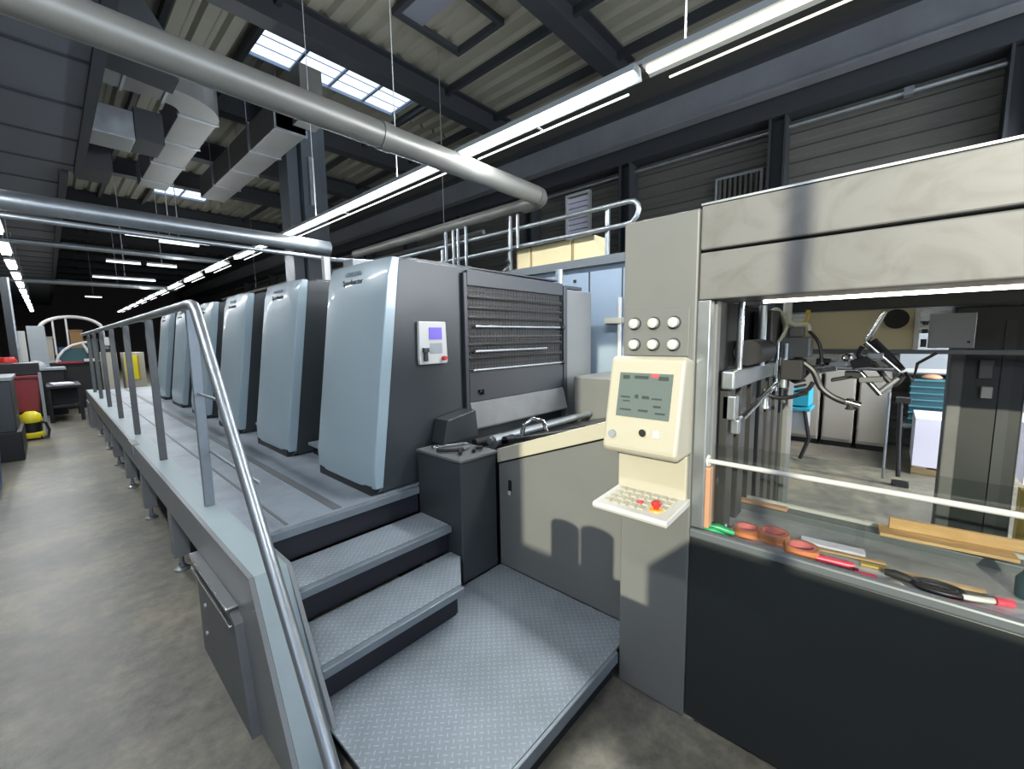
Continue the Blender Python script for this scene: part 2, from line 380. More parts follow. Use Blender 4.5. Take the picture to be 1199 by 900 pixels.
# the right wall: horizontal cladding with real steps
wr = MB(); z = 0
wr.box(XR, XR+.2, YB, YE, 0, ZR+.1)
while z < 5.2:
    wr.prism([(XR, z), (XR-.03, z+.03), (XR-.03, z+.13), (XR, z+.16)], YB, YE, 'Y'); z += .22
struct('wall_right', wr, M_['clad'])
struct('wall_end', MB().box(XL, XR, YE, YE+.2, 0, ZR+.1), M_['clad_dark'])
bk = MB(); bk.box(XL, -1.8, YB-.2, YB, 0, ZR+.1).box(6.0, XR, YB-.2, YB, 0, ZR+.1).box(-1.8, 6.0, YB-.2, YB, 4.7, ZR+.1)
struct('wall_rear', bk, M_['clad'])
# skylight panes (give off daylight) with glazing bars
for i, (x0, x1, y0, y1) in enumerate(SKY):
    w = struct('window_%d' % (i+2), MB().box(x0, x1, y0, y1, ZR+.04, ZR+.05), M_['skylight'])
    fr = MB(); n = 4 if i == 0 else 2
    for k in range(n+1):
        xx = x0 + (x1-x0)*k/n; fr.box(xx-.025, xx+.025, y0, y1, ZR+.005, ZR+.04)
    fr.box(x0, x1, y0-.03, y0, ZR-.02, ZR+.06); fr.box(x0, x1, y1, y1+.03, ZR-.02, ZR+.06); fr.box(x0-.03, x0, y0, y1, ZR-.02, ZR+.06); fr.box(x1, x1+.03, y0, y1, ZR-.02, ZR+.06)
    for k in range(1, 4): fr.box(x0, x1, y0+(y1-y0)*k/4-.008, y0+(y1-y0)*k/4+.008, ZR+.025, ZR+.04)
    part('glazing_bars', fr, M_['sky_frame'], w)

# roof beams across the hall
RB = [-1.9, .9, 3.85, 6.85, 10.1, 13.0, 15.6, 19.7, 22.9, 26.1, 29.3, 32.5, 35.7, 38.9, 42.1]
def ibeam_x(x0, x1, y, z0, z1, w=.2, t=.03):
    return MB().box(x0, x1, y-w/2, y+w/2, z0, z0+t).box(x0, x1, y-w/2, y+w/2, z1-t, z1).box(x0, x1, y-.02, y+.02, z0+t, z1-t)
names_rb = ['behind the camera', 'above the camera', 'in front of the near skylight', 'just behind the near skylight edge', 'over the duct run', 'beyond the duct run', 'beside the far skylight', 'past the far skylight']
b0 = None
for i, y in enumerate(RB):
    z0 = 6.12
    o = thing('roof_beam', ibeam_x(.66, 7.5, y, z0, ZR, .3), M_['beam'], 'dark blue-grey steel beam across the corrugated roof, beam %s' % (names_rb[i] if i < 8 else 'in the far dim end of the hall'), 'beam', 'steel beams across the roof')
# purlins between beams along the hall
for i, x in enumerate((1.6, 2.66, 5.75, 7.1)):
    thing('roof_purlin', MB().box(x-.04, x+.04, YB+.1, 40, ZR-.14, ZR-.005), M_['beam'], 'slim dark purlin running the length of the roof, %s from the left' % ('first', 'second', 'third', 'fourth')[i], 'purlin', 'slim roof purlins')
# crane runway girder along the right wall
g = empty('runway_girder', (7.6, 4, 5.2), 'deep blue-grey girder running along the top of the right wall', 'girder')
part('web', MB().box(7.55, 7.62, YB+.05, 42, 5.24, 5.66), M_['girder'], g)
part('lower_flange', MB().box(7.5, 7.72, YB+.05, 42, 5.20, 5.235), M_['girder'], g)
part('upper_flange', MB().box(7.42, 7.78, YB+.05, 42, 5.66, 5.74), M_['beam'], g)
bx = thing('wall_box_beam', MB().box(7.8, XR-.04, YB+.05, 42, 4.95, 5.75), M_['beam'], 'dark boxed-in beam in the shade between girder and right wall', 'beam')
cp = empty('conduit_pipe', (8.0, 2, 4.82), 'thin pale conduit running along the top of the right wall cladding', 'pipe')
part('pipe_run', MB().cyl((8.05, YB+.1, 4.84), (8.05, 30, 4.84), .035, 10), M_['galv'], cp, smooth=True)
part('clamp', MB().box(8.0, 8.14, 1.5, 1.62, 4.78, 4.9), M_['galv'], cp)
part('clamp', MB().box(8.0, 8.14, -.02, .08, 4.79, 4.89), M_['galv'], cp)
wc = [(-3.4, 'behind the feeder beam end'), (-.95, 'nearest, at the right edge of the picture'), (1.5, 'right of the ribbed louvre'), (4.05, 'right of the white louvre'), (6.5, 'left of the white louvre'), (9.0, 'behind the far catwalk rail'), (11.5, 'beyond the catwalk rail'), (14, 'above the second printing unit'), (17, 'above the third printing unit'), (20, 'above the fourth printing unit'), (23.5, 'far, above the last units'), (27.5, 'farthest along the right wall')]
for i, (y, s) in enumerate(wc):
    thing('wall_column', MB().box(7.82, 8.16, y-.12, y-.09, 0, 4.95).box(7.82, 8.16, y+.09, y+.12, 0, 4.95).box(7.97, 8.01, y-.09, y+.09, 0, 4.95), M_['beam'], 'dark steel column on the right wall, %s' % s, 'column', 'dark columns on the right wall')
lv = empty('wall_louvre', (8.1, 4.7, 3.9), 'white slatted louvre window on the right wall above the cartons', 'louvre')
part('frame', MB().box(8.06, 8.16, 4.98, 5.60, 3.6, 3.65).box(8.06, 8.16, 4.98, 5.60, 4.72, 4.77).box(8.06,8.16,4.98,5.02,3.65,4.72).box(8.06,8.16,5.56,5.60,3.65,4.72), M_['white'], lv)
sm = MB()
for k in range(9): sm.box(8.10, 8.15, 5.02, 5.56, 3.67+k*.115, 3.765+k*.115)
part('slat_blind', sm, M_['paper'], lv)
lv2 = empty('wall_radiator', (8.1, 2.0, 4.1), 'ribbed grey heater panel on the right wall beside a dark column', 'radiator')
part('frame', MB().box(8.08, 8.16, 1.72, 2.45, 4.3, 4.34).box(8.08, 8.16, 1.72, 1.76, 3.3, 4.3).box(8.08,8.16,2.41,2.45,3.3,4.3), M_['far_grey'], lv2)
rm = MB()
for k in range(8): rm.box(8.07, 8.15, 1.79+k*.08, 1.83+k*.08, 3.3, 4.3)
part('rib_panel', rm, M_['clad'], lv2)

rh = empty('roof_hatch', (4.0, 5.2, ZR), 'dark framed roof hatch in the corrugated deck above the skylight end', 'hatch')
part('hatch_frame', MB().box(3.9, 5.2, 4.75, 4.83, ZR-.10, ZR-.005).box(3.9, 5.2, 5.75, 5.83, ZR-.10, ZR-.005).box(3.9, 3.98, 4.83, 5.75, ZR-.10, ZR-.005).box(5.12, 5.2, 4.83, 5.75, ZR-.10, ZR-.005), M_['beam'], rh)
part('hatch_panel', MB().box(3.98, 4.4, 4.83, 5.75, ZR-.05, ZR-.01), M_['soffit'], rh)
# ------------------------------------------------------------------ big steel column and overhead services
c = empty('hall_column', (3.8, 9.1, 0), 'tall blue-grey steel column rising behind the printing units to the skylight', 'column')
part('shaft', MB().box(3.42, 3.62, 8.85, 9.3, 0, 6.5).box(3.62, 4.12, 9.02, 9.14, 0, 6.5).box(4.0, 4.15, 8.8, 9.3, 0, 6.5), M_['col_steel'], c)
part('service_duct', MB().box(3.64, 3.98, 8.7, 9.0, .5, 5.9), M_['col_steel'], c)
part('cable_tray', MB().box(3.74, 3.84, 8.62, 8.69, 4.3, 5.2), M_['galv'], c)
p = empty('exhaust_pipe', (2, 3.09, 3.25), 'thick round grey pipe crossing the hall over the printing press', 'pipe')
part('pipe_run', MB().cyl((-3.9, 3.09, 3.25), (3.86, 3.09, 3.25), .098, 28), M_['pipe'], p, smooth=True)
part('elbow', MB().tube([(3.86,3.09,3.25),(3.93,3.10,3.25),(3.99,3.14,3.25),(4.03,3.2,3.25),(4.05,3.3,3.25),(4.05,3.42,3.25)], .098, 24), M_['pipe'], p, smooth=True)
part('coupling', MB().cyl((1.9, 3.09, 3.25), (2.0, 3.09, 3.25), .106, 28), M_['pipe'], p, smooth=True)
part('coupling', MB().cyl((-.2, 3.09, 3.25), (-.1, 3.09, 3.25), .106, 28), M_['pipe'], p, smooth=True)
part('long_run', MB().cyl((4.05, 3.42, 3.25), (4.05, 7.6, 3.25), .07, 20), M_['pipe'], p, smooth=True)
p2 = thing('cross_pipe', MB().cyl((-3.9, 6.94, 3.15), (3.25, 6.94, 3.15), .105, 20), M_['galv'], 'pale round pipe crossing low over the third printing unit', 'pipe', smooth=True)
p3 = thing('cross_conduit', MB().cyl((-3.9, 6.7, 2.96), (3.15, 6.7, 2.93), .03, 12), M_['galv'], 'thin pale conduit just below the round cross pipe', 'pipe', smooth=True)
p4 = thing('cross_pipe', MB().cyl((-3.9, 22.48, 3.9), (3.9, 22.48, 3.9), .09, 16), M_['galv'], 'pale pipe crossing at the far end near the arch', 'pipe', smooth=True)
p5 = thing('cross_pipe', MB().cyl((-3.9, 15.6, 4.12), (3.9, 15.6, 4.12), .07, 16), M_['galv'], 'grey pipe crossing beyond the last printing unit', 'pipe', smooth=True)

def duct_mb(): return MB()
d = empty('curved_air_duct', (1.85, 8, 5), 'square sheet metal air duct with a rounded bend under the aisle ceiling', 'duct')
part('straight_run', MB().box(1.62, 2.10, 8.0, 12.2, 5.0, 5.45), M_['duct'], d, .01)
bend = MB(); seg = 10; vs = []; fs = []
for i in range(seg+1):
    a = math.pi/2*i/seg
    cx, cy = 1.4, 8.0                                # centre of the bend
    for rr in (.22, .70):
        for zz in (5.0, 5.45): vs.append((cx + rr*math.cos(a), cy - rr*math.sin(a), zz))
for i in range(seg):
    b = 4*i; n = 4*(i+1)
    fs += [(b, b+2, n+2, n), (b+1, n+1, n+3, b+3), (b+2, b+3, n+3, n+2), (b, n, n+1, b+1)]
bend.add(vs, fs); part('bend', bend, M_['duct'], d)
part('cross_run', MB().box(.7, 1.4, 7.3, 7.78, 5.0, 5.45), M_['duct'], d, .01)
for y in (8.0, 9.2, 10.4, 11.6): part('seam_flange', MB().box(1.60, 2.12, y, y+.03, 4.98, 5.47), M_['galv'], d)
for x in (.95, 1.38): part('seam_flange', MB().box(x, x+.03, 7.28, 7.80, 4.98, 5.47), M_['galv'], d)
part('hood', MB().add([(.66,5.6,4.85),(.66,7.0,4.85),(1.35,6.9,4.75),(1.35,6.5,4.75),(.66,5.6,5.4),(.66,7.0,5.4),(1.35,6.9,5.1),(1.35,6.5,5.1)], [(0,3,2,1),(4,5,6,7),(0,1,5,4),(1,2,6,5),(2,3,7,6),(3,0,4,7)]), M_['beam'], d)
part('branch_box', MB().box(.66, 1.15, 8.4, 9.0, 4.6, 5.0), M_['galv'], d, .01)
part('branch_box', MB().box(1.16, 1.5, 8.45, 9.1, 4.65, 5.1), M_['beam'], d, .01)
part('branch_box', MB().box(.62, 1.0, 9.7, 10.5, 4.45, 4.9), M_['beam'], d, .01)
d2 = empty('straight_air_duct', (2.8, 9, 5), 'straight square sheet metal air duct running towards the steel column', 'duct')
part('straight_run', MB().box(2.73, 3.2, 7.4, 12.2, 5.0, 5.45), M_['duct'], d2, .01)
for y in (7.4, 8.6, 9.8, 11.0): part('seam_flange', MB().box(2.71, 3.22, y, y+.03, 4.98, 5.47), M_['galv'], d2)
for y in (8.62, 11.02):
    for x in (2.70, 3.23): part('hanger_rod', MB().cyl((x, y, 4.99), (x, y, ZR+.02), .008, 6), M_['galv'], d2)
part('riser_box', MB().box(2.98, 3.33, 7.0, 7.38, 5.1, 5.9), M_['duct'], d2, .01)

# ------------------------------------------------------------------ lights
LX, LZ = 2.9, 3.43
def fixture(y0, y1, label, m='tube', power=30):
    f = empty('linear_light', (LX, (y0+y1)/2, LZ), label, 'light', 'row of linear lights over the press')
    part('housing', MB().prism([(LX-.05, LZ+.02), (LX-.03, LZ+.075), (LX+.06, LZ+.075), (LX+.085, LZ+.0), (LX+.075, LZ+.0), (LX+.05, LZ+.02)], y0, y1, 'Y'), M_['fixture'], f)
    part('tube', MB().box(LX-.035, LX+.012, y0+.02, y1-.02, LZ-.018, LZ+.018), M_[m], f, .008)
    part('edge_glow', MB().box(LX+.12, LX+.132, y0+.12, y1-.12, LZ-.03, LZ-.02), M_['tube_warm'] if m == 'tube_warm' else M_['tube_dim'], f)  # lit lower edge of the fixture, its shine made as emission
    part('strip_arm', MB().box(LX+.04, LX+.126, (y0+y1)/2-.01, (y0+y1)/2+.01, LZ-.019, LZ-.01), M_['fixture'], f)
    if power:
        area_light('tube_glow', (LX-.012, (y0+y1)/2, LZ-.022), (0, 0, 0), .045, y1-y0-.05, power, (.93, .97, 1.0))
        area_light('ceiling_fill', (LX, (y0+y1)/2, LZ+.105), (math.pi, 0, 0), .08, y1-y0, power*.5, (.93, .97, 1.0))  # uplight added to brighten the ceiling; the housing blocks the tube
    return f
fixture(-.9, 1.36, 'slim ceiling light nearest the camera with a warm glow, at the top of the picture', 'tube_warm', 55)
fixture(1.42, 3.26, 'bright ceiling light crossing right of the thick round pipe', 'tube', 45)
fixture(3.52, 8.05, 'long bright ceiling light just left of the thick round pipe', 'tube', 75)
yy = 8.9
ords = ['first', 'second', 'third', 'fourth', 'fifth', 'sixth', 'seventh', 'eighth', 'ninth', 'tenth']
for k in range(10):
    fixture(yy, yy+1.7, 'distant ceiling light over the press row, %s beyond the long bright light' % ords[k], 'tube', 22 if k < 6 else 0); yy += 2.45
trunk = MB().cyl((LX+.02, -.9, LZ+.09), (LX+.02, 34, LZ+.09), .011, 8)
thing('light_rail', trunk, M_['fixture'], 'thin rail that the row of press lights hangs under', 'rail')
for y, s in ((1.1, 'near end'), (4.4, 'middle'), (6.6, 'far end')):
    thing('suspension_wire', MB().cyl((LX+.02, y, LZ+.09), (LX+.02, y, ZR-.02), .006, 6), M_['fixture'], 'thin wire holding the press light row at its %s' % s, 'wire', 'wires holding the press lights')
# left row over the aisle
yy = .0
for k in range(15):
    f = empty('aisle_light', (-.36, yy+.7, 3.4), 'bright light in the row over the left aisle, %s from the camera' % (ords+['eleventh','twelfth','thirteenth','fourteenth','fifteenth'])[k], 'light', 'row of lights over the aisle')
    part('tube', MB().box(-.42, -.30, yy, yy+1.3, 3.38, 3.42), M_['tube'], f, .01)
    part('housing', MB().box(-.44, -.28, yy, yy+1.3, 3.422, 3.47), M_['fixture'], f)
    part('hanger', MB().cyl((-.36, yy+.65, 3.47), (-.36, yy+.65, 4.5), .008, 6), M_['fixture'], f)
    if k < 13: area_light('aisle_glow', (-.36, yy+.65, 3.375), (0,0,0), .12, 1.3, 24, (.93,.97,1))
    yy += 2.3
tr = [(12.4, 1.35, 2.87, 4.0, 'nearest and longest of the cross lights'), (13.6, 2.1, 2.9, 4.15, 'short cross light right of the longest'), (16.8, 1.36, 2.1, 4.0, 'left one of the second cross pair'), (16.8, 2.25, 2.95, 4.0, 'right one of the second cross pair'), (21, 1.3, 3.0, 4.0, 'long cross light in the third row'), (24, 1.9, 2.5, 4.0, 'small cross light in the fourth row'), (30, 1.5, 2.1, 4.0, 'added fill at the dim far end')]  # the last one is added to brighten the far end
for (y, x0, x1, z, s) in tr:
    f = empty('cross_light', ((x0+x1)/2, y, z), 'thin fluorescent light across the far roof, %s' % s, 'light', 'cross lights in the far roof')
    part('tube', MB().box(x0, x1, y-.04, y+.04, z-.02, z+.02), M_['tube_dim'], f)
    part('housing', MB().box(x0, x1, y-.06, y+.06, z+.022, z+.07), M_['fixture'], f)
    area_light('cross_tube_glow', ((x0+x1)/2, y, z-.025), (0, 0, 0), x1-x0, .07, 32, (.93, .97, 1))
    part('hanger', MB().cyl(((x0+x1)/2, y, z+.07), ((x0+x1)/2, y, ZR+.05), .01, 6), M_['fixture'], f)
# added fill lamp, unseen right of the view, brightening the floor behind the feeder
f = empty('rear_fill_light', (6.0, -3.6, 4.4), 'added fill light out of view behind the feeder', 'light')
part('tube', MB().box(5.96, 6.04, -4.8, -2.4, 4.38, 4.42), M_['tube'], f)
part('housing', MB().box(5.94, 6.06, -4.8, -2.4, 4.422, 4.48), M_['fixture'], f)
part('hanger', MB().cyl((6, -3.6, 4.48), (6, -3.6, ZR), .01, 6), M_['fixture'], f)
area_light('rear_fill_glow', (6.0, -3.0, 4.3), (0, 0, 0), .5, 2.4, 300, (.95,.97,1))

# ------------------------------------------------------------------ walkway, kerb, stairs, low platform
WZ = .675
wk = empty('press_walkway', (1.0, 7, 0), 'long raised steel walkway with pale kerb beside the printing units', 'walkway')
part('deck', MB().box(.60, 1.95, 2.30, 12.4, WZ-.03, WZ), M_['deck'], wk)
part('under_frame', MB().box(.62, 1.9, 2.36, 12.4, .35, WZ-.031), M_['black'], wk)
dk = MB()
for x0, x1 in ((1.02, 1.07), (.76, .775)): dk.box(x0, x1, 2.33, 12.35, WZ, WZ+.003)
part('seam_strip', dk, M_['panel_grey'], wk)
# deck nosing at the top of the stairs
part('nosing', MB().box(.62, 1.57, 2.262, 2.30, WZ-.045, WZ), M_['nosing'], wk, .004)
# kerb: flat topped hollow kerb that runs level, then slopes down beside the stairs
kt = .70
def kerb_section(xa, xb, prof_top, drop):
    vs = []; fs = []
    for (y, z) in prof_top: vs += [(xa, y, z), (xb, y, z), (xb, y, z-drop), (xa, y, z-drop)]
    n = len(prof_top)
    for i in range(n-1):
        b = 4*i; q = 4*(i+1)
        fs += [(b, b+1, q+1, q), (b+1, b+2, q+2, q+1), (b+2, b+3, q+3, q+2), (b+3, b, q, q+3)]
    fs += [(0, 3, 2, 1), (4*(n-1), 4*(n-1)+1, 4*(n-1)+2, 4*(n-1)+3)]
    return MB().add(vs, fs)
slope = [(12.4, kt), (1.84, kt), (1.50, .02)]
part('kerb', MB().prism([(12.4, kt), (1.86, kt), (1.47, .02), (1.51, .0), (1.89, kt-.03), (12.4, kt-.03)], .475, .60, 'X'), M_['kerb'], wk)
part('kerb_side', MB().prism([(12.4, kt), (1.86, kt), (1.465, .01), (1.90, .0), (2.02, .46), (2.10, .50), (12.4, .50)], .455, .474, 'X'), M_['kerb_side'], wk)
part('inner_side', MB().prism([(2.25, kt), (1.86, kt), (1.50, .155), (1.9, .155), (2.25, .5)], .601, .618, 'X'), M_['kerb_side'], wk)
part('side_panel', MB().prism([(2.66, .49), (2.66, .0), (1.87, .0), (1.985, .455), (2.05, .49)], .420, .462, 'X'), M_['panel_grey'], wk)
part('side_trim', MB().box(.405, .454, 2.04, 2.76, .498, .512), M_['chrome'], wk, .004)
part('side_trim', MB().box(.405, .419, 2.00, 2.72, .440, .454), M_['chrome'], wk, .003)
part('panel_bolt', MB().cyl((.410, 2.5, .32), (.419, 2.5, .32), .012, 10), M_['steel'], wk)
part('panel_bolt', MB().cyl((.410, 2.52, .16), (.419, 2.52, .16), .012, 10), M_['steel'], wk)
part('kerb_clamp', MB().box(.445, .50, 5.2, 5.5, .60, .705), M_['kerb_side'], wk, .004)
for y in (3.75, 5.1, 6.4, 7.75, 9.05, 10.5, 12.0):
    l = part('support_leg', MB().box(.47, .56, y-.06, y+.06, .12, .499), M_['kerb_side'], wk)
    part('levelling_foot', MB().cyl((.515, y, .0), (.515, y, .12), .014, 10).lathe((.515, y, 0), [(.05, 0), (.05, .012), (.02, .03), (.02, .05)], 14), M_['steel'], l, smooth=True)
part('lower_rail', MB().box(.50, .54, 3.1, 12.3, .40, .46), M_['panel_grey'], wk)
part('end_box', MB().box(.44, .9, 11.6, 12.38, .0, .5), M_['kerb_side'], wk)

st = empty('steel_stairs', (1.1, 1.95, .15), 'three grey chequer plate steps with black risers up to the walkway', 'stairs')
part('tread', MB().prism([(.62, 1.648), (.62, 1.96), (1.57, 1.96), (1.57, 1.87), (1.385, 1.648)], .30, .325, 'Z'), M_['tread'], st)
part('tread', MB().box(.62, 1.57, 1.978, 2.255, .475, .50), M_['tread'], st)
part('nosing', MB().box(.62, 1.375, 1.61, 1.647, .285, .325), M_['nosing'], st, .004)
part('nosing', MB().box(.62, 1.57, 1.94, 1.977, .46, .50), M_['nosing'], st, .004)
part('riser', MB().box(.63, 1.36, 1.665, 1.68, .152, .30), M_['riser'], st)
part('riser', MB().box(.63, 1.57, 1.985, 1.9995, .326, .474), M_['riser'], st)
part('riser', MB().box(.63, 1.57, 2.285, 2.298, .501, .63), M_['riser'], st)
part('side_cheek', MB().prism([(1.675, .15), (1.675, .285), (1.99, .285), (1.99, .46), (2.3, .46), (2.3, .15)], 1.365, 1.378, 'X'), M_['riser'], st)

pf = empty('chequer_platform', (1.3, 1.3, 0), 'low square chequer plate platform at the foot of the steps', 'platform')
part('plate', MB().box(.60, 1.895, .89, 1.84, .138, .15), M_['tread'], pf)
part('edge_strip', MB().box(.60, 1.69, .872, .889, .095, .15), M_['nosing'], pf, .003)
part('skirt', MB().box(.64, 1.69, .905, .92, .0, .136), M_['black'], pf)
part('base_block', MB().box(.64, 1.68, .93, 1.655, .0, .136), M_['black'], pf)

# handrail
hr = empty('handrail', (.54, 6, .7), 'steel tube handrail on flat posts along the walkway kerb', 'handrail')
RZ = 1.84
part('top_rail', MB().tube([(.50, 12.3, RZ), (.50, 2.62, RZ), (.50, 2.56, RZ-.01), (.50, 2.51, RZ-.05), (.50, 1.30, .28), (.50, 1.12, .03)], .024, 16), M_['steel'], hr, smooth=True)
for k, y in enumerate((2.9, 4.35, 5.8, 7.25, 8.7, 10.15, 11.6)):
    part('post', MB().box(.526, .576, y-.014, y+.014, kt, RZ-.01), M_['panel_grey'] if k else M_['nosing'], hr, .004)
for y in (2.9, 4.35, 5.8, 7.25, 8.7, 10.15, 11.6): part('post_bracket', MB().cyl((.51, y, RZ-.02), (.555, y, RZ-.02), .010, 8), M_['steel'], hr)
part('post_bracket', MB().tube([(.50, 2.16, 1.36), (.55, 2.4, 1.36), (.55, 2.9, 1.36)], .008, 8), M_['steel'], hr)
part('mid_rail', MB().tube([(.58, 2.9, 1.02), (.58, 2.05, 1.02)], .008, 8), M_['steel'], hr)

# ------------------------------------------------------------------ printing units
def unit(y0, label):
    u = empty('printing_unit', (2.3, y0+.4, WZ), label, 'printing unit', 'row of printing units')
    W_ = .80
    # front cover: leaning, gently bowed shell with tapered lower end
    def fx(z): return 1.262 + (z-.72)*(1.452-1.262)/1.44
    vs = []; fs = []; nz = 12; ny = 9
    for k in range(nz+1):
        z = .72 + 1.44*k/nz
        for j in range(ny+1):
            t = j/ny; yv = y0 - .005 + W_*t
            bow = .016*(1-(2*t-1)**4)
            if t == 0 or t == 1: bow = 0
            zz = z - (.035*(t if k == 0 else 0)) * 0
            x = fx(z) - bow + (.02 if (k in (0, nz)) else 0)
            vs.append((x, yv, zz))
    nn = (nz+1)*(ny+1)
    vs += [(x+.075+(0 if 1 else 0), yv, zz) for (x, yv, zz) in [(fx(.72+1.44*k/nz), y0-.005+W_*j/ny, .72+1.44*k/nz) for k in range(nz+1) for j in range(ny+1)]]
    for k in range(nz):
        for j in range(ny):
            a = k*(ny+1)+j; fs.append((a, a+1, a+ny+2, a+ny+1)); fs.append((nn+a, nn+a+ny+1, nn+a+ny+2, nn+a+1))
    for k in range(nz):
        for j in (0, ny):
            a = k*(ny+1)+j; fs.append((a, a+ny+1, nn+a+ny+1, nn+a))
    for j in range(ny):
        for k in (0, nz):
            a = k*(ny+1)+j; fs.append((a, a+1, nn+a+1, nn+a))
    fc = part('front_cover', MB().add(vs, fs), M_['blue_cover'], u, .006, smooth=True)
    ang = math.atan2(1.452-1.262, 1.44)
    rot = Matrix.Rotation(ang, 4, 'Y') @ Matrix.Rotation(math.radians(-90), 4, 'Z') @ Matrix.Rotation(math.radians(90), 4, 'X')
    zb = 2.035
    tb = text('badge', 'Speedmaster', .052, M_['black'], fc, (fx(zb)-.017, y0+.40, zb), rot, .002)
    tb2 = text('badge', 'HEIDELBERG', .038, M_['cover_edge'], fc, (fx(zb+.055)-.017, y0+.40, zb+.055), rot, .002)
    # housing behind the cover
    prof = [(1.30, WZ+.01), (1.335, .73), (1.525, 2.155), (1.60, 2.165), (3.30, 2.145), (3.30, WZ+.01)]
    part('housing', MB().prism(prof, y0+.012, y0+.78, 'Y'), M_['dark_side'], u, .012)
    part('plinth', MB().box(1.27, 1.36, y0+.03, y0+.76, WZ+.002, .735), M_['black'], u)
    part('top_lid', MB().box(1.62, 3.28, y0+.05, y0+.74, 2.166, 2.18), M_['dark_top'], u, .004)
    part('intermediate_step', MB().box(1.42, 1.9, y0+.80, y0+1.33, .76, .785), M_['deck'], u)
    part('step_base', MB().box(1.46, 1.9, y0+.82, y0+1.33, WZ, .758), M_['black'], u)
    part('transfer_section', MB().box(1.95, 3.3, y0+.79, y0+1.36, WZ, 1.35), M_['dark_side'], u, .01)
    return u
ul = ['printing unit nearest the camera, tall pale blue cover beside the stairs', 'second printing unit from the stairs, leaning pale blue front', 'third printing unit from the stairs, pale blue front cover', 'fourth printing unit from the stairs, seen behind the sloping handrail', 'fifth printing unit, between the fourth and the last', 'last and farthest printing unit in the row']
U0 = unit(2.32, ul[0])
for k in range(1, 6): dup(U0, (0, 1.365*k, 0), ul[k])

# extras on the nearest unit: control panel, grille guard
cpn = part('control_panel', MB().prism([(1.645, 1.478), (1.64, 1.52), (1.645, 1.765), (1.87, 1.765), (1.88, 1.49), (1.87, 1.478)], 2.305, 2.331, 'Y'), M_['white'], U0, .006)
part('screen', MB().box(1.725, 1.83, 2.300, 2.306, 1.645, 1.725), M_['purple'], cpn)
part('emergency_button', MB().cyl((1.838, 2.306, 1.515), (1.838, 2.278, 1.515), .015, 14), M_['red'], cpn, smooth=True)
part('key_pad', MB().box(1.73, 1.83, 2.302, 2.306, 1.55, 1.62), M_['far_grey'], cpn)
part('handset', MB().box(1.672, 1.70, 2.285, 2.306, 1.50, 1.56).box(1.665, 1.708, 2.28, 2.306, 1.56, 1.59), M_['dark_side'], cpn, .004)
gy = 2.30
gr = part('guard_frame', MB().box(2.04, 2.075, gy, gy+.03, .98, 2.12).box(3.27, 3.33, gy-.01, gy+.03, .98, 2.12).box(2.075, 3.27, gy, gy+.03, 2.03, 2.14).box(2.075, 3.27, gy, gy+.028, 1.17, 1.42), M_['dark_top'], U0, .005)
part('guard_back', MB().box(2.075, 3.27, gy+.028, gy+.031, 1.42, 2.03), M_['black'], gr)
gm = MB()
k = 0
z = 1.425
while z < 2.02: gm.box(2.076, 3.269, gy+.012, gy+.018, z, z+.006); z += .03
x = 2.10
while x < 3.26: gm.box(x, x+.005, gy+.008, gy+.012, 1.42, 2.03); x += .035
part('guard_mesh', gm, M_['grille'], gr)
for z, x0, x1 in ((1.735, 2.13, 3.2), (1.55, 2.12, 3.0), (1.41, 2.1, 3.25)):
    part('guard_bar', MB().cyl((x0, gy-.012, z), (x1, gy-.012, z), .011, 10), M_['steel'], U0, smooth=True)
for z_ in (1.50, 1.60, 1.80, 1.87, 1.95): part('guard_slat', MB().prism([(gy-.004, z_), (gy+.006, z_+.012), (gy+.006, z_-.014)], 2.08, 3.25, 'X'), M_['grille'], U0)
for z_ in (1.735, 1.41): part('bar_end', MB().cyl((3.22, gy-.012, z_), (3.265, gy-.012, z_), .018, 10), M_['black'], U0, smooth=True)
part('guard_bar', MB().box(2.08, 3.25, gy-.002, gy+.008, 1.655, 1.665), M_['grille'], U0)
part('guard_step', MB().prism([(gy, 1.17), (gy+.02, 1.17), (gy+.02, .98), (gy-.05, .97), (gy-.05, .985)], 2.075, 3.27, 'X'), M_['panel_grey'], U0, .004)
part('bracket_latch', MB().box(2.16, 2.20, gy-.02, gy, 1.24, 1.26).box(2.19,2.2,gy-.03,gy,1.22,1.26), M_['black'], U0)
part('corner_fairing', MB().prism([(1.72, .94), (1.76, 1.10), (2.02, 1.14), (2.04, .94)], 2.18, 2.318, 'Y'), M_['dark_side'], U0, .006)

# drive-side housing right of the grille and the low box before it
dh = empty('drive_side_cabinet', (3.6, 2.6, 0), 'tall rounded grey cabinet at the far side of the grille', 'cabinet')
part('body', MB().prism([(3.34, 2.32), (3.80, 2.32), (3.86, 2.36), (3.86, 3.1), (3.34, 3.1)], 0, 2.10, 'Z'), M_['feeder_side'], dh, .02)
part('cap', MB().box(3.35, 3.64, 2.33, 2.7, 2.105, 2.135), M_['dark_top'], dh, .004)
part('lamp_post', MB().cyl((3.42, 2.45, 2.135), (3.42, 2.45, 2.30), .035, 14), M_['galv'], dh, smooth=True)
lb = empty('low_side_box', (3.7, 1.9, 0), 'low grey steel box in front of the tall drive-side cabinet', 'cabinet')
part('body', MB().box(3.30, 3.95, 1.05, 2.20, 0, 1.28), M_['feeder_side'], lb, .015)
part('front_edge', MB().box(3.285, 3.30, 1.07, 2.18, .9, 1.27), M_['feeder_side'], lb, .004)
hk = thing('cable_hook', MB().tube([(2.75, 2.62, 2.18), (2.77, 2.6, 2.23), (2.82, 2.58, 2.27), (2.83, 2.57, 2.31), (2.79, 2.56, 2.33)], .012, 8), M_['black'], 'small black bent cable end standing on the nearest unit roof', 'cable')

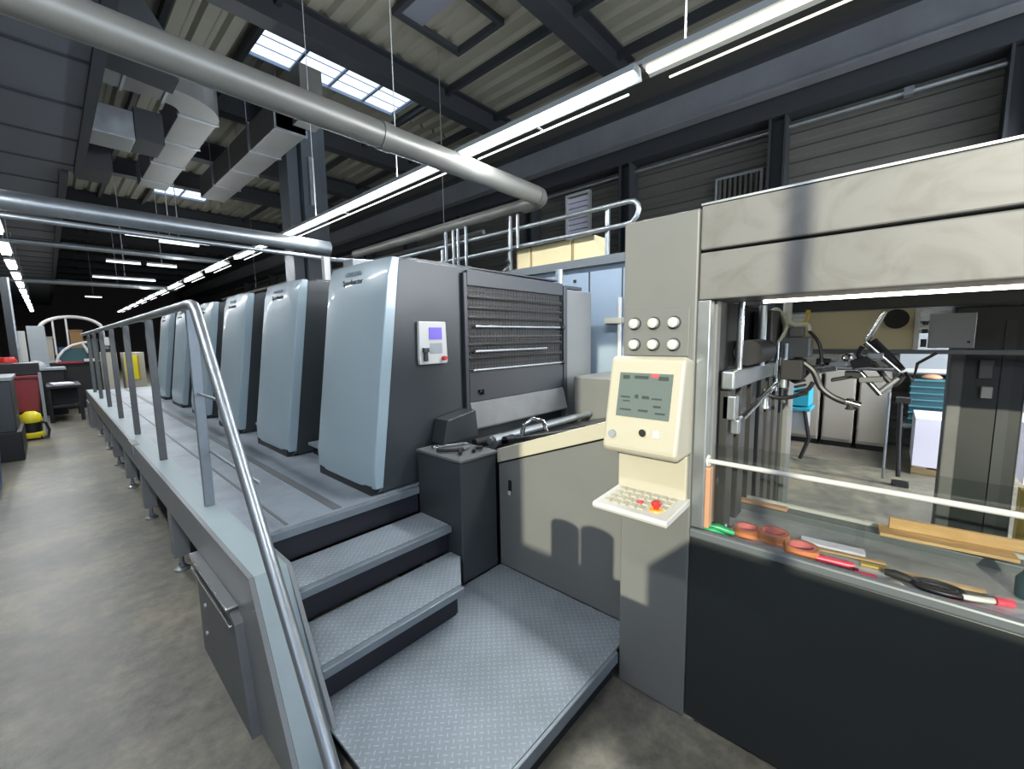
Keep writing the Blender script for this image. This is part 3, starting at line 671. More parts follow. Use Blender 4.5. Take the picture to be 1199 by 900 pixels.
# feed board between feeder and first unit
fb = empty('feed_board', (2.5, 1.4, 0), 'sloping feed board bed with grey side cover and pale top strip', 'feed board')
prof = [(1.845, .15), (1.845, .835), (.885, 1.18), (.885, .15)]
part('side_cover', MB().prism(prof, 1.90, 1.935, 'X'), M_['feeder_side'], fb, .003)
part('top_strip', MB().prism([(1.845, .845), (1.845, .935), (.885, 1.275), (.885, 1.19)], 1.885, 1.96, 'X'), M_['cream'], fb, .004)
part('latch', MB().box(1.893, 1.901, 1.735, 1.76, .65, .745), M_['black'], fb, .003)
part('latch_lever', MB().box(1.888, 1.897, 1.737, 1.758, .65, .675), M_['white'], fb)
part('board', MB().prism([(2.26, .82), (.885, 1.18), (.885, 1.10), (2.26, .74)], 1.962, 3.27, 'X'), M_['grille'], fb)
part('body', MB().prism([(2.28, .15), (2.28, .73), (.9, 1.08), (.9, .15)], 1.94, 3.26, 'X'), M_['black'], fb)
def bz(y): return .82 + (2.26-y)*(1.18-.82)/(2.26-.885)
for x in (2.02, 2.10, 2.2): part('guide_rail', MB().prism([(2.22, bz(2.22)+.02), (.9, bz(.9)+.02), (.9, bz(.9)+.045), (2.22, bz(2.22)+.045)], x, x+.022, 'X'), M_['galv'] if x == 2.10 else M_['black'], fb)
for i, y in enumerate((2.15, 2.0)):
    part('roller', MB().cyl((1.97, y, bz(y)+.06), (3.25, y, bz(y)+.06), .028, 14), M_['steel'] if i else M_['rubber'], fb, smooth=True)
part('hand_knob', MB().tube([(2.15, 1.86, bz(1.86)+.05), (2.15, 1.84, bz(1.84)+.12), (2.20, 1.80, bz(1.8)+.15), (2.26, 1.76, bz(1.76)+.12), (2.27, 1.74, bz(1.74)+.04)], .016, 10), M_['chrome'], fb, smooth=True)
part('shaft_end', MB().cyl((1.98, 1.98, .94), (2.08, 1.98, .94), .045, 16), M_['steel'], fb, smooth=True)
part('shaft_end', MB().cyl((2.02, 1.90, .955), (2.10, 1.90, .955), .03, 16), M_['black'], fb, smooth=True)

# pedestal box beside the stairs
pb = empty('pedestal_box', (1.73, 2.1, .15), 'grey steel pedestal box between the stairs and feed board', 'box')
part('body', MB().box(1.575, 1.878, 1.85, 2.28, .15, .91), M_['dark_side'], pb, .006)
part('lid', MB().box(1.565, 1.882, 1.838, 2.28, .912, .93), M_['panel_grey'], pb, .004)
pl = empty('pliers', (1.68, 2.05, .93), 'black handled pliers lying on the pedestal box lid', 'pliers')
part('handle', MB().tube([(1.60, 2.10, .945), (1.63, 2.04, .947), (1.68, 2.00, .947), (1.72, 1.99, .947)], .011, 8), M_['rubber'], pl, smooth=True)
part('handle', MB().tube([(1.64, 1.92, .945), (1.67, 1.96, .947), (1.70, 1.985, .947), (1.72, 1.99, .947)], .011, 8), M_['rubber'], pl, smooth=True)
part('jaw', MB().tube([(1.72, 1.99, .947), (1.77, 2.0, .946), (1.80, 2.01, .944)], [.014, .012, .005], 8), M_['steel'], pl, smooth=True)
wn = thing('ring_spanner', MB().tube([(1.66, 2.17, .942), (1.74, 2.14, .942), (1.82, 2.10, .942)], .008, 8).ring((1.645, 2.178, .942), (0,0,1), .018, .007).ring((1.835, 2.092, .942), (0,0,1), .016, .006), M_['chrome'], 'small bright spanner behind the pliers on the pedestal box', 'spanner', smooth=True)
rg = thing('grease_clamp', MB().tube([(1.73, 1.90, .945), (1.77, 1.93, .95), (1.80, 1.90, .955), (1.83, 1.93, .945)], .013, 8), M_['black'], 'small black clamp at the front edge of the pedestal box', 'clamp', smooth=True)

# ------------------------------------------------------------------ feeder
FX = 1.70
fd = empty('sheet_feeder', (2.5, -.3, 0), 'large grey sheet feeder with open window bay and dark front panel', 'machine')
part('control_column', MB().box(FX, 2.05, .565, .875, 0, 2.125), M_['feeder_side'], fd, .008)
part('knob_plate', MB().box(FX-.006, FX-.0005, .59, .86, 1.565, 1.755), M_['feeder_side'], fd, .003)
for z in (1.70, 1.612):
    for y in (.815, .732, .648):
        kb = part('knob', MB().tube([(FX-.006, y, z), (FX-.012, y, z)], .026, 20), M_['dark_side'], fd, smooth=True)
        part('knob_cap', MB().tube([(FX-.012, y, z), (FX-.03, y, z), (FX-.034, y, z)], [.021, .020, .015], 20), M_['white'], kb, smooth=True)
part('upper_beam', MB().box(FX, 1.93, -2.2, .560, 1.968, 2.13), M_['feeder'], fd, .006)
part('lower_beam', MB().box(FX, 1.93, -2.2, .560, 1.782, 1.958), M_['feeder'], fd, .006)
part('edge_highlight', MB().box(FX-.004, FX+.02, -2.2, .560, 2.1305, 2.138), M_['steel'], fd)  # pale strip standing in for the highlight along the beam's upper edge
part('beam_core', MB().box(FX+.03, 1.92, -2.2, .555, 1.79, 2.12), M_['black'], fd)
part('front_panel', MB().box(FX, FX+.03, -2.2, .562, .02, .825), M_['feeder_dark'], fd, .004)
part('panel_lip', MB().box(FX-.012, FX+.02, -2.2, .565, .828, .865), M_['lip'], fd, .008)
part('tool_tray', MB().box(FX+.021, 2.16, -2.2, .562, .80, .815), M_['tray'], fd)
part('tray_back', MB().box(2.16, 2.24, -2.2, .562, .80, .845), M_['lip'], fd, .003)
part('tray_edge', MB().box(2.225, 2.245, -2.2, .562, .846, .862), M_['white'], fd, .002)
part('front_skirt', MB().box(FX+.031, FX+.05, -2.2, .5, 0, .8), M_['black'], fd)
part('edge_post', MB().box(FX+.0, FX+.05, .515, .563, .87, 1.78), M_['steel'], fd, .004)
part('edge_channel', MB().box(FX+.052, FX+.10, .505, .56, .87, 1.78), M_['feeder_side'], fd, .003)
# inner left wall with vertical slats (bellows)
iw = MB()
for k in range(7):
    x = 1.84 + k*.19; iw.box(x, x+.10, .475, .51, .2, 1.42)
part('slat_wall', iw, M_['grille'], fd, .004)
part('inner_wall', MB().box(1.81, 3.22, .511, .555, .2, 1.78), M_['black'], fd)
part('wall_edge', MB().box(3.06, 3.24, .45, .50, .0, 1.45), M_['feeder_side'], fd, .004)
# far frame
part('far_post', MB().box(3.26, 3.40, -.52, -.245, 0, 1.95), M_['feeder_dark'], fd, .01)
part('post_edge', MB().box(3.235, 3.26, -.30, -.245, 0, 1.56), M_['panel_grey'], fd, .006)
part('post_groove', MB().box(3.25, 3.26, -.47, -.43, .1, 1.7), M_['dark_side'], fd)
part('sensor', MB().box(3.22, 3.26, -.405, -.365, 1.30, 1.36), M_['white'], fd, .004)
part('sensor', MB().box(3.23, 3.26, -.40, -.35, 1.40, 1.5), M_['panel_grey'], fd, .004)
part('far_header', MB().box(2.98, 3.3, -2.2, .54, 1.77, 1.96), M_['feeder_dark'], fd, .006)
part('far_rail', MB().box(2.97, 3.02, -.62, .47, 1.535, 1.555), M_['lip'], fd)
part('bay_roof', MB().box(1.94, 3.3, -2.2, .55, 1.97, 2.0), M_['feeder_dark'], fd)
part('ivory_plate', MB().box(2.985, 3.01, -.10, .38, 1.556, 1.765), M_['ivory'], fd, .004)
part('plate_edge', MB().box(2.965, 2.985, -.105, -.085, 1.556, 1.765), M_['white'], fd)
part('round_fan', MB().tube([(2.984, -.015, 1.715), (2.955, -.015, 1.715)], .05, 24), M_['rubber'], fd, smooth=True)
ip = part('instrument_plate', MB().box(2.985, 3.01, -.30, -.14, 1.565, 1.735), M_['far_grey'], fd, .003)
for a_, b_ in ((1.68, 1.70), (1.64, 1.66), (1.57, 1.61)): part('switch', MB().box(2.97, 2.985, -.135, -.113, a_, b_), M_['black'], ip)
part('indicator', MB().box(2.978, 2.986, -.285, -.275, 1.59, 1.60), M_['black'], ip)
part('bay_light', MB().cyl((2.0, .40, 1.785), (2.0, -1.4, 1.785), .011, 12), M_['tube_bay'], fd, smooth=True)
part('bay_light_channel', MB().box(1.96, 2.05, -1.5, .45, 1.80, 1.84), M_['steel'], fd)
# guard rod and glass
part('guard_rod', MB().cyl((FX+.04, .53, 1.145), (FX+.04, -2.1, 1.145), .0095, 14), M_['white'], fd, smooth=True)
part('rod_bracket', MB().box(FX+.02, FX+.06, .50, .545, .87, 1.12), M_['copper'], fd, .003)
part('rod_bracket', MB().ring((FX+.04, .515, 1.145), (0, 1, 0), .018, .007), M_['white'], fd, smooth=True)
part('guard_glass', MB().box(FX+.062, FX+.068, -2.1, .50, .87, 1.215), M_['guard_glass'], fd)
part('copper_strip', MB().box(2.17, 2.21, .30, .56, .846, .858), M_['copper'], fd, .002)
part('side_frame', MB().box(FX, 3.4, -2.3, -2.21, 0, 2.13), M_['feeder_dark'], fd, .006)

# suction head with hoses, hanging in the bay
sh = empty('suction_head', (2.5, .3, 1.5), 'suction head with pale and black hoses hanging inside the feeder window', 'suction head')
part('cross_bar', MB().obox((2.22, .475, 1.465), .82, .05, .075), M_['steel'], sh, .008)
part('cross_bar', MB().cyl((1.9, .44, 1.30), (2.5, .42, 1.40), .014, 12), M_['chrome'], sh, smooth=True)
part('mount_block', MB().box(1.84, 1.90, .45, .5, 1.30, 1.40).box(1.86, 1.90, .44, .47, 1.24, 1.30), M_['steel'], sh, .005)
part('vertical_rod', MB().cyl((1.95, .47, 1.5), (1.95, .47, 1.78), .014, 12), M_['chrome'], sh, smooth=True)
part('vertical_rod', MB().cyl((2.25, .45, 1.5), (2.25, .45, 1.78), .018, 12), M_['steel'], sh, smooth=True)
part('vertical_rod', MB().cyl((2.55, .40, 1.6), (2.55, .40, 1.97), .02, 12), M_['white'], sh, smooth=True)
part('dark_motor', MB().cyl((2.0, .45, 1.57), (2.3, .45, 1.57), .055, 16), M_['black'], sh, smooth=True)
part('back_block', MB().box(2.3, 2.7, .42, .50, 1.58, 1.76), M_['black'], sh, .006)
part('valve_block', MB().box(2.46, 2.60, .29, .41, 1.53, 1.63).box(2.48, 2.56, .32, .38, 1.63, 1.68), M_['panel_grey'], sh, .006)
part('valve_block', MB().box(2.44, 2.58, .31, .40, 1.42, 1.52), M_['rubber'], sh, .006)
part('slide_rod', MB().cyl((2.46, .42, 1.36), (2.46, .42, 1.62), .012, 10), M_['chrome'], sh, smooth=True)
part('slide_rod', MB().cyl((2.46, .385, 1.38), (2.46, .385, 1.6), .016, 10), M_['steel'], sh, smooth=True)
def hose(pts, r, m, nm='hose'):
    # Catmull-Rom through points
    P_ = [Vector(p) for p in pts]; Q = []
    for i in range(len(P_)-1):
        p0 = P_[max(i-1, 0)]; p1 = P_[i]; p2 = P_[i+1]; p3 = P_[min(i+2, len(P_)-1)]
        for k in range(6):
            t = k/6; Q.append(.5*((2*p1)+(p2-p0)*t+(2*p0-5*p1+4*p2-p3)*t*t+(3*p1-p0-3*p2+p3)*t**3))
    Q.append(P_[-1]); return part(nm, MB().tube(Q, r, 8), M_[m], sh, smooth=True)
hose([(2.5,.49,1.29),(2.45,.49,1.45),(2.42,.49,1.6),(2.45,.48,1.70),(2.5,.46,1.755),(2.52,.42,1.73),(2.5,.40,1.67),(2.48,.41,1.62),(2.5,.43,1.58)], .009, 'hose_clear')
hose([(2.5,.48,1.74),(2.5,.44,1.77),(2.5,.39,1.71),(2.5,.35,1.69),(2.5,.31,1.69),(2.5,.30,1.66)], .011, 'hose_clear')
hose([(2.5,.47,1.62),(2.47,.44,1.60),(2.45,.41,1.62),(2.47,.39,1.68),(2.5,.41,1.74)], .008, 'hose_clear')
hose([(2.5,.33,1.68),(2.52,.315,1.72),(2.53,.31,1.76)], .010, 'olive')
hose([(2.5,.35,1.54),(2.5,.31,1.50),(2.5,.27,1.46),(2.5,.24,1.39),(2.5,.20,1.35),(2.5,.15,1.325),(2.5,.10,1.315)], .014, 'hose_black')
hose([(2.5,.30,1.66),(2.52,.27,1.62),(2.52,.25,1.57),(2.5,.24,1.50)], .008, 'hose_black')
hose([(2.5,.48,1.36),(2.5,.45,1.33),(2.5,.40,1.32),(2.5,.34,1.335),(2.5,.29,1.37),(2.5,.27,1.41)], .010, 'hose_black')
hose([(2.6,.40,1.44),(2.6,.36,1.40),(2.6,.33,1.42),(2.6,.30,1.46)], .012, 'hose_black')
sp = MB()
for k in range(9):
    sp.ring((2.5, .345-.004*k, 1.52-.022*k), (0, .3, 1), .022, .006, 12, 6)
part('coil_hose', sp, M_['rubber'], sh, smooth=True)
part('sucker', MB().lathe((2.5, .12, 1.29), [(.022, 0), (.012, .02), (.012, .05)], 14), M_['rubber'], sh, smooth=True)
part('sucker', MB().lathe((2.5, .47, 1.26), [(.022, 0), (.014, .02), (.014, .06)], 14), M_['steel'], sh, smooth=True)
part('silver_nozzle', MB().cyl((2.5, .14, 1.325), (2.5, .085, 1.31), .017, 12), M_['chrome'], sh, smooth=True)
# right arm assembly
part('pivot_arm', MB().cyl((2.7, .03, 1.745), (2.7, .09, 1.60), .011, 12), M_['chrome'], sh, smooth=True)
part('pivot_arm', MB().cyl((2.7, .09, 1.60), (2.7, -.04, 1.46), .016, 12), M_['chrome'], sh, smooth=True)
part('pivot_arm', MB().cyl((2.7, -.04, 1.43), (2.7, .02, 1.36), .014, 12), M_['steel'], sh, smooth=True)
part('pivot_arm', MB().cyl((2.7, .11, 1.46), (2.7, .02, 1.345), .013, 12), M_['chrome'], sh, smooth=True)
part('crank_link', MB().tube([(2.7,-.06,1.46),(2.7,-.09,1.42),(2.72,-.10,1.50),(2.72,-.16,1.55)], .007, 8), M_['black'], sh, smooth=True)
hose([(2.7,.10,1.58),(2.7,.115,1.54),(2.7,.09,1.51),(2.7,.05,1.49),(2.7,.0,1.42),(2.7,-.03,1.40),(2.7,-.055,1.45)], .012, 'hose_black')
hose([(2.7,.06,1.61),(2.72,.02,1.56),(2.72,-.02,1.51),(2.7,-.05,1.47)], .014, 'hose_black')
for (y, z, a, b_, m) in ((.20, 1.49, .09, .03, 'steel'), (.16, 1.525, .06, .035, 'white'), (.25, 1.50, .06, .035, 'black'), (.10, 1.50, .08, .05, 'black'), (.13, 1.44, .06, .035, 'rubber'), (.06, 1.42, .09, .025, 'panel_grey'), (.24, 1.46, .1, .03, 'chrome'), (.05, 1.535, .06, .03, 'steel'), (.17, 1.42, .09, .016, 'black')):
    part('clamp_block', MB().obox((2.68, y, z), .06, a, b_, 0, random.uniform(-.3, .3)), M_[m], sh, .004)
part('eye_bolt', MB().ring((2.64, .155, 1.525), (1, 0, 0), .014, .007, 16, 6), M_['chrome'], sh, smooth=True)
part('carrier_rod', MB().cyl((2.66, .30, 1.47), (2.66, -.02, 1.475), .010, 10), M_['steel'], sh, smooth=True)

# operator screen, back plate and key shelf on the control column
op = empty('operator_console', (1.6, .72, 1.2), 'cream operator console with grey screen on the feeder column', 'console')
scr = part('screen_housing', MB().prism([(FX-.001, 1.17), (1.545, 1.17), (1.525, 1.195), (1.60, 1.555), (1.625, 1.565), (FX-.001, 1.55)], .565, .875, 'Y'), M_['cream'], op, .012)
def sx(z): return 1.525 + (z-1.195)*(1.60-1.525)/(1.555-1.195)
def slab(y0, y1, z0, z1, t, d=0):
    return MB().add([(sx(z0)-t, y0, z0), (sx(z0)-t, y1, z0), (sx(z1)-t, y1, z1), (sx(z1)-t, y0, z1), (sx(z0)-d, y0, z0), (sx(z0)-d, y1, z0), (sx(z1)-d, y1, z1), (sx(z1)-d, y0, z1)],
                    [(0,1,2,3),(4,7,6,5),(0,4,5,1),(1,5,6,2),(2,6,7,3),(3,7,4,0)])
part('screen', slab(.605, .825, 1.325, 1.50, .004), M_['lcd'], scr)
mk = MB(); 
for (a, b_, c_, d_) in ((.62,.66,1.475,1.49),(.70,.76,1.478,1.49),(.78,.81,1.475,1.49),(.64,.68,1.40,1.406),(.64,.67,1.37,1.378),(.69,.72,1.40,1.412),(.735,.75,1.40,1.415),(.77,.81,1.40,1.406),(.77,.80,1.385,1.39),(.62,.66,1.345,1.352),(.69,.73,1.35,1.358),(.76,.81,1.35,1.356)):
    part('screen_mark', slab(a, b_, c_, d_, .0055, .004), M_['lcd_dark'], scr)
part('screen_alert', slab(.66, .69, 1.484, 1.497, .006, .004), M_['lcd_red'], scr)
part('round_button', MB().tube([(sx(1.25)-.0, .83, 1.25), (sx(1.25)-.014, .83, 1.25)], .016, 16), M_['far_grey'], scr, smooth=True)
part('round_button', MB().tube([(sx(1.27)-.0, .70, 1.27), (sx(1.27)-.012, .70, 1.27)], .015, 16), M_['chrome'], scr, smooth=True)
part('key_group', slab(.635, .66, 1.255, 1.285, .005), M_['white'], scr)
part('back_plate', MB().box(1.672, FX-.001, .575, .875, .975, 1.165), M_['cream'], op, .006)
ks = part('key_shelf', MB().prism([(FX-.001, .955), (1.455, .945), (1.448, .96), (1.455, .972), (FX-.001, .985)], .565, .875, 'Y'), M_['white'], op, .004)
kk = MB()
for i in range(4):
    for j in range(7):
        if (i, j) in ((0, 1), (1, 1), (0, 0)): continue
        x = 1.49+i*.045; yv = .60+j*.036; kk.box(x, x+.03, yv, yv+.024, .974+i*.0022, .981+i*.0022)
part('keys', kk, M_['cream'], ks)
part('key_red', MB().box(1.535, 1.56, .70, .722, .98, .9845), M_['rose'], ks)
part('button_ring', MB().lathe((1.525, .635, .974), [(.028, 0), (.026, .006)], 20), M_['orange'], ks, smooth=True)
part('emergency_stop', MB().lathe((1.525, .635, .978), [(.010, 0), (.010, .012), (.018, .016), (.019, .026), (.014, .032)], 20), M_['red'], ks, smooth=True)

# ------------------------------------------------------------------ things in the tool tray
TZ = .816
def rng(c, R_, r, h, seg=28):
    vs = []; fs = []
    for (rr, z) in ((R_, 0), (R_, h), (r, h), (r, 0)):
        for j in range(seg): vs.append((c[0]+rr*math.cos(2*math.pi*j/seg), c[1]+rr*math.sin(2*math.pi*j/seg), c[2]+z))
    for i in range(4):
        for j in range(seg): fs.append((i*seg+j, i*seg+(j+1) % seg, ((i+1) % 4)*seg+(j+1) % seg, ((i+1) % 4)*seg+j))
    return MB().add(vs, fs)
def tape(c, s, label):
    t = empty('tape_roll', c, label, 'tape', 'tape rolls in the tray')
    part('tape_band', rng(c, .055*s, .043*s, .032), M_['tape_o'], t, .001, smooth=True)
    part('core', rng((c[0], c[1], c[2]+.001), .0425*s, .038*s, .031), M_['tape_core'], t, smooth=True)
tape((1.89, .395, TZ), .9, 'brown tape roll lying leftmost of the three in the feeder tray')
tape((1.885, .30, TZ+.012), 1.0, 'brown tape roll with pink core, middle of the three in the tray')
tape((1.84, .20, TZ+.004), 1.0, 'brown tape roll rightmost of the three, nearest the tray lip')
for (c0, c1, lab, mt, w) in [((1.80,.538,TZ+.026),(1.83,.43,TZ+.016),'green plastic tool handle at the left end of the tray','green',.016), ((1.755,.538,TZ+.03),(1.765,.44,TZ+.02),'second green tool handle nearest the tray lip','green',.013)]:
    t = thing('screwdriver', MB().tube([c0, ((c0[0]+c1[0])/2, (c0[1]+c1[1])/2, c0[2]+.004), c1], [w*.8, w, w*.6], 12), M_[mt], lab, 'tool', smooth=True)
thing('hex_key', MB().cyl((1.83, .53, TZ+.01), (1.90, .455, TZ+.012), .004, 8), M_['chrome'], 'thin steel rod tool beside the green handles', 'tool', smooth=True)
thing('paper_label_roll', MB().cyl((1.86, .52, TZ+.014), (1.875, .47, TZ+.014), .014, 14), M_['white'], 'small white paper roll behind the green handles', 'roll', smooth=True)
thing('rubber_stopper', MB().cyl((1.85, .458, TZ+.012), (1.855, .445, TZ+.012), .011, 14), M_['rose'], 'small pink stopper between white roll and tape', 'stopper', smooth=True)
kf = empty('folding_cutter', (1.84, .08, TZ), 'rose red cutter knife along the tray lip right of the tapes', 'cutter')
part('body', MB().obox((1.835, .10, TZ+.010), .028, .115, .018, .12), M_['rose'], kf, .005)
part('blade_holder', MB().obox((1.852, .155, TZ+.010), .012, .05, .006, .12), M_['hose_black'], kf)
k2 = empty('folding_cutter', (1.82, .0, TZ), 'second, shorter rose cutter at the right of the first one', 'cutter')
part('body', MB().obox((1.80, .015, TZ+.008), .024, .065, .014, .1), M_['rose'], k2, .005)
part('slider', MB().obox((1.806, .04, TZ+.017), .01, .016, .006, .1), M_['black'], k2)
thing('wiping_cloth', MB().obox((1.98, .12, TZ+.006), .055, .20, .010, .1), M_['paper'], 'white folded paper strip behind the rose cutter', 'paper', bevel=.003)
thing('wooden_spatula', MB().obox((1.93, .09, TZ+.005), .02, .26, .006, .14), M_['wood'], 'narrow wooden strip lying between cutter and white paper', 'wood strip', bevel=.002)
thing('green_strip', MB().obox((1.9, -.01, TZ+.005), .02, .08, .008, .15), M_['olive'], 'short olive strip at the end of the wooden strip', 'strip')
# brush / black oval tool
br = empty('oval_brush', (1.86, -.12, TZ), 'black oval handled brush lying near the right of the tray', 'brush')
part('grip', MB().tube([(1.86, -.035, TZ+.013), (1.858, -.06, TZ+.015), (1.855, -.09, TZ+.013), (1.852, -.115, TZ+.012)], [.010, .015, .013, .008], 12), M_['rubber'], br, smooth=True)
ov = [(1.85+.036*math.cos(a*math.pi/12), -.165+.058*math.sin(a*math.pi/12), TZ+.012) for a in range(24)]
part('oval_loop', MB().tube(ov, .009, 8, closed=True), M_['black'], br, smooth=True)
ov = [(1.85+.020*math.cos(a*math.pi/12), -.165+.040*math.sin(a*math.pi/12), TZ+.012) for a in range(24)]
part('inner_loop', MB().tube(ov, .008, 8, closed=True), M_['rubber'], br, smooth=True)
thing('rag_piece', MB().lathe((1.80, -.065, TZ), [(.022, 0), (.024, .006), (.015, .014), (.004, .016)], 12), M_['cream'], 'small crumpled cream rag by the tray lip', 'rag', smooth=True)
thing('paint_stirrer', MB().obox((1.915, -.17, TZ+.005), .03, .22, .008, .16), M_['wood'], 'pale wooden stirring stick behind the black oval brush', 'stick', bevel=.003)
mkp = empty('marker_pen', (1.83, -.25, TZ), 'white and red marker pen at the right end of the tray', 'pen')
part('barrel', MB().cyl((1.83, -.215, TZ+.012), (1.865, -.285, TZ+.012), .009, 14), M_['white'], mkp, smooth=True)
part('cap', MB().cyl((1.866, -.287, TZ+.012), (1.885, -.325, TZ+.012), .013, 14), M_['rose'], mkp, smooth=True)
thing('pink_strip', MB().obox((1.80, -.24, TZ+.004), .018, .11, .006, .0), M_['rose'], 'flat rose coloured strip under the marker pen', 'strip')
thing('green_bottle', MB().lathe((1.98, -.37, TZ), [(.028, 0), (.03, .01), (.03, .06), (.018, .08), (.014, .09)], 18), M_['teal_dark'], 'dark green bottle at the right picture edge', 'bottle', smooth=True)
thing('wooden_board', MB().obox((2.165, -.19, .870), .10, .36, .012, .10), M_['wood'], 'flat wooden board lying on the back ledge of the tray', 'board', 'boards on the tray ledge', bevel=.002)
thing('wooden_board', MB().obox((2.20, -.25, .898), .018, .42, .042, .10), M_['wood'], 'upright wooden board behind the flat one on the tray ledge', 'board', 'boards on the tray ledge', bevel=.002)

# ------------------------------------------------------------------ catwalk, cartons and cabinet at the far side of the press
ca = empty('rear_cabinet_wall', (4.4, 3.4, 0), 'pale blue-grey steel cabinet wall behind the press under the catwalk', 'cabinet')
part('body', MB().box(4.1, 4.75, 1.5, 6.5, 0, 2.42), M_['cab_blue'], ca, .006)
sm = MB()
for y in (2.12, 2.52, 3.3, 4.1, 4.9, 5.7): sm.box(4.092, 4.10, y, y+.012, .1, 2.36)
part('door_seam', sm, M_['dark_side'], ca)
part('door_lock', MB().box(4.085, 4.1, 3.08, 3.12, 2.24, 2.28), M_['black'], ca)
part('door_lock', MB().box(4.085, 4.1, 2.7, 2.73, 2.26, 2.29), M_['black'], ca)
part('conduit', MB().cyl((4.06, 2.13, 1.2), (4.06, 2.13, 2.05), .022, 12), M_['white'], ca, smooth=True)
part('junction_box', MB().box(4.03, 4.099, 2.1, 2.3, 1.78, 1.84), M_['cream'], ca, .004)
cw = empty('rear_catwalk', (4.4, 4, 2.42), 'narrow catwalk with pale tube railing behind the press', 'catwalk')
part('floor_plate', MB().box(4.05, 4.95, 1.3, 12.0, 2.425, 2.46), M_['cab_blue'], cw, .004)
part('edge_rail', MB().box(4.04, 4.07, 1.3, 12.0, 2.41, 2.50), M_['lip'], cw)
part('top_rail', MB().tube([(4.08, 12.0, 3.0), (4.08, 2.06, 3.0), (4.08, 2.0, 2.99), (4.08, 1.96, 2.95), (4.08, 1.95, 2.90), (4.08, 1.97, 2.84), (4.08, 2.02, 2.79), (4.08, 2.08, 2.78), (4.08, 12.0, 2.78)], .026, 12), M_['galv'], cw, smooth=True)
for y in (2.32, 3.72, 5.1, 6.5, 7.9, 9.3, 10.7): part('rail_post', MB().box(4.10, 4.14, y-.02, y+.02, 2.46, 3.02), M_['galv'], cw, .004)
hb = empty('pipe_support', (4.08, 4.8, 2.5), 'cluster of thin upright brackets holding the pipe above the nearest unit', 'bracket')
for y, z1 in ((4.45, 3.2), (4.62, 3.3), (4.72, 3.22), (4.88, 3.3)): part('upright', MB().box(4.0, 4.03, y-.012, y+.012, 2.62 if y != 4.62 else 2.47, min(z1, 3.178)), M_['galv'], hb)
part('cross_plate', MB().box(4.0, 4.06, 4.4, 4.95, 2.6, 2.64), M_['galv'], hb)
for y, z1 in ((3.5, 3.2), (3.62, 3.2)): part('upright', MB().box(4.0, 4.03, y-.012, y+.012, 2.75, min(z1, 3.15)), M_['galv'], hb)
boxl = ['cream carton on the catwalk, nearest the feeder column', 'wide cream carton on the catwalk, middle of the row', 'cream carton on the catwalk, leftmost of the row']
bys = [(2.50, 2.80), (2.81, 3.42), (3.43, 3.66)]
for (a, b_), l in zip(bys, boxl):
    cbx = empty('carton', (4.35, (a+b_)/2, 2.46), l, 'carton', 'cartons on the catwalk')
    part('box_body', MB().box(4.16, 4.5, a+.004, b_-.004, 2.461, 2.765), M_['carton'], cbx, .006)
    part('tape_seam', MB().box(4.157, 4.16, b_-.03, b_-.012, 2.47, 2.755), M_['carton_tape'], cbx)
thing('upper_cable_duct', MB().cyl((4.9, 5.0, 3.35), (4.9, 20, 3.35), .04, 12).cyl((4.9, 6, 3.38), (4.9, 6, ZR), .008, 6).cyl((4.9, 16, 3.38), (4.9, 16, ZR), .008, 6), M_['pipe'], 'long pale pipe running above the rear catwalk rail', 'pipe', smooth=True)
thing('yellow_tube', MB().cyl((4.2, 3.8, 2.49), (4.2, 6, 2.49), .03, 12), M_['cream'], 'cream tube lying along the catwalk edge behind the nearest unit', 'tube', smooth=True)
mst = empty('light_mast', (1.9, 3.95, 2.16), 'white upright mast with bracket behind the second printing unit', 'mast')
part('mast_pole', MB().box(1.93, 1.99, 4.25, 4.31, 2.18, 2.48), M_['white'], mst)
part('mast_box', MB().box(2.1, 2.3, 4.0, 4.2, 2.18, 2.45), M_['far_grey'], mst, .005)
part('mast_arm', MB().cyl((1.96, 4.28, 2.46), (2.9, 4.1, 2.5), .02, 8), M_['galv'], mst)

# ------------------------------------------------------------------ behind the feeder: crates, paper pallet, cabinets
ps = empty('paper_pallet', (7.0, -.65, 0), 'tall white paper stack on a pallet behind the feeder', 'paper stack')
part('paper_block', MB().box(6.6, 7.3, -1.05, -.27, .10, .66), M_['paper'], ps, .004)
pm = MB()
for x in (6.6, 6.9, 7.2): pm.box(x, x+.1, -1.05, -.27, .0, .08)
for y in (-1.05, -.75, -.40): pm.box(6.6, 7.3, y, y+.12, .081, .098)
part('pallet', pm, M_['pallet'], ps)
cr_ = ['bottom', 'second', 'third', 'fourth', 'fifth', 'sixth', 'top']
for cidx, (yc, cs) in enumerate(((-.42, 'left'), (-.83, 'right'))):
    for k in range(7):
        z0 = .46 + k*.083
        c = empty('teal_crate', (7.8, yc, z0), 'teal plastic crate in the %s stack behind the feeder, %s of seven' % (cs, cr_[k]), 'crate', 'stacked teal crates')
        part('crate_body', MB().box(7.38, 7.78, yc-.19, yc+.19, z0, z0+.062), M_['teal_dark'], c, .003)
        part('rim', MB().box(7.365, 7.79, yc-.2, yc+.2, z0+.063, z0+.08), M_['teal'], c, .003)
tb_ = empty('crate_table', (7.8, -.6, 0), 'grey table carrying the two teal crate stacks', 'table')
part('table_top', MB().box(7.3, 7.8, -1.1, -.15, .425, .455), M_['far_grey'], tb_)
for (x, y) in ((7.33, -1.07), (7.33, -.18), (7.77, -1.07), (7.77, -.18)): part('leg', MB().box(x-.02, x+.02, y-.02, y+.02, 0, .424), M_['grille'], tb_)
wb = empty('wall_cupboard', (8.0, -.6, 1.1), 'pale grey cupboard on the wall above the teal crates', 'cupboard')
part('body', MB().box(7.5, 7.81, -1.1, -.1, 1.1, 1.62), M_['far_grey'], wb, .01)
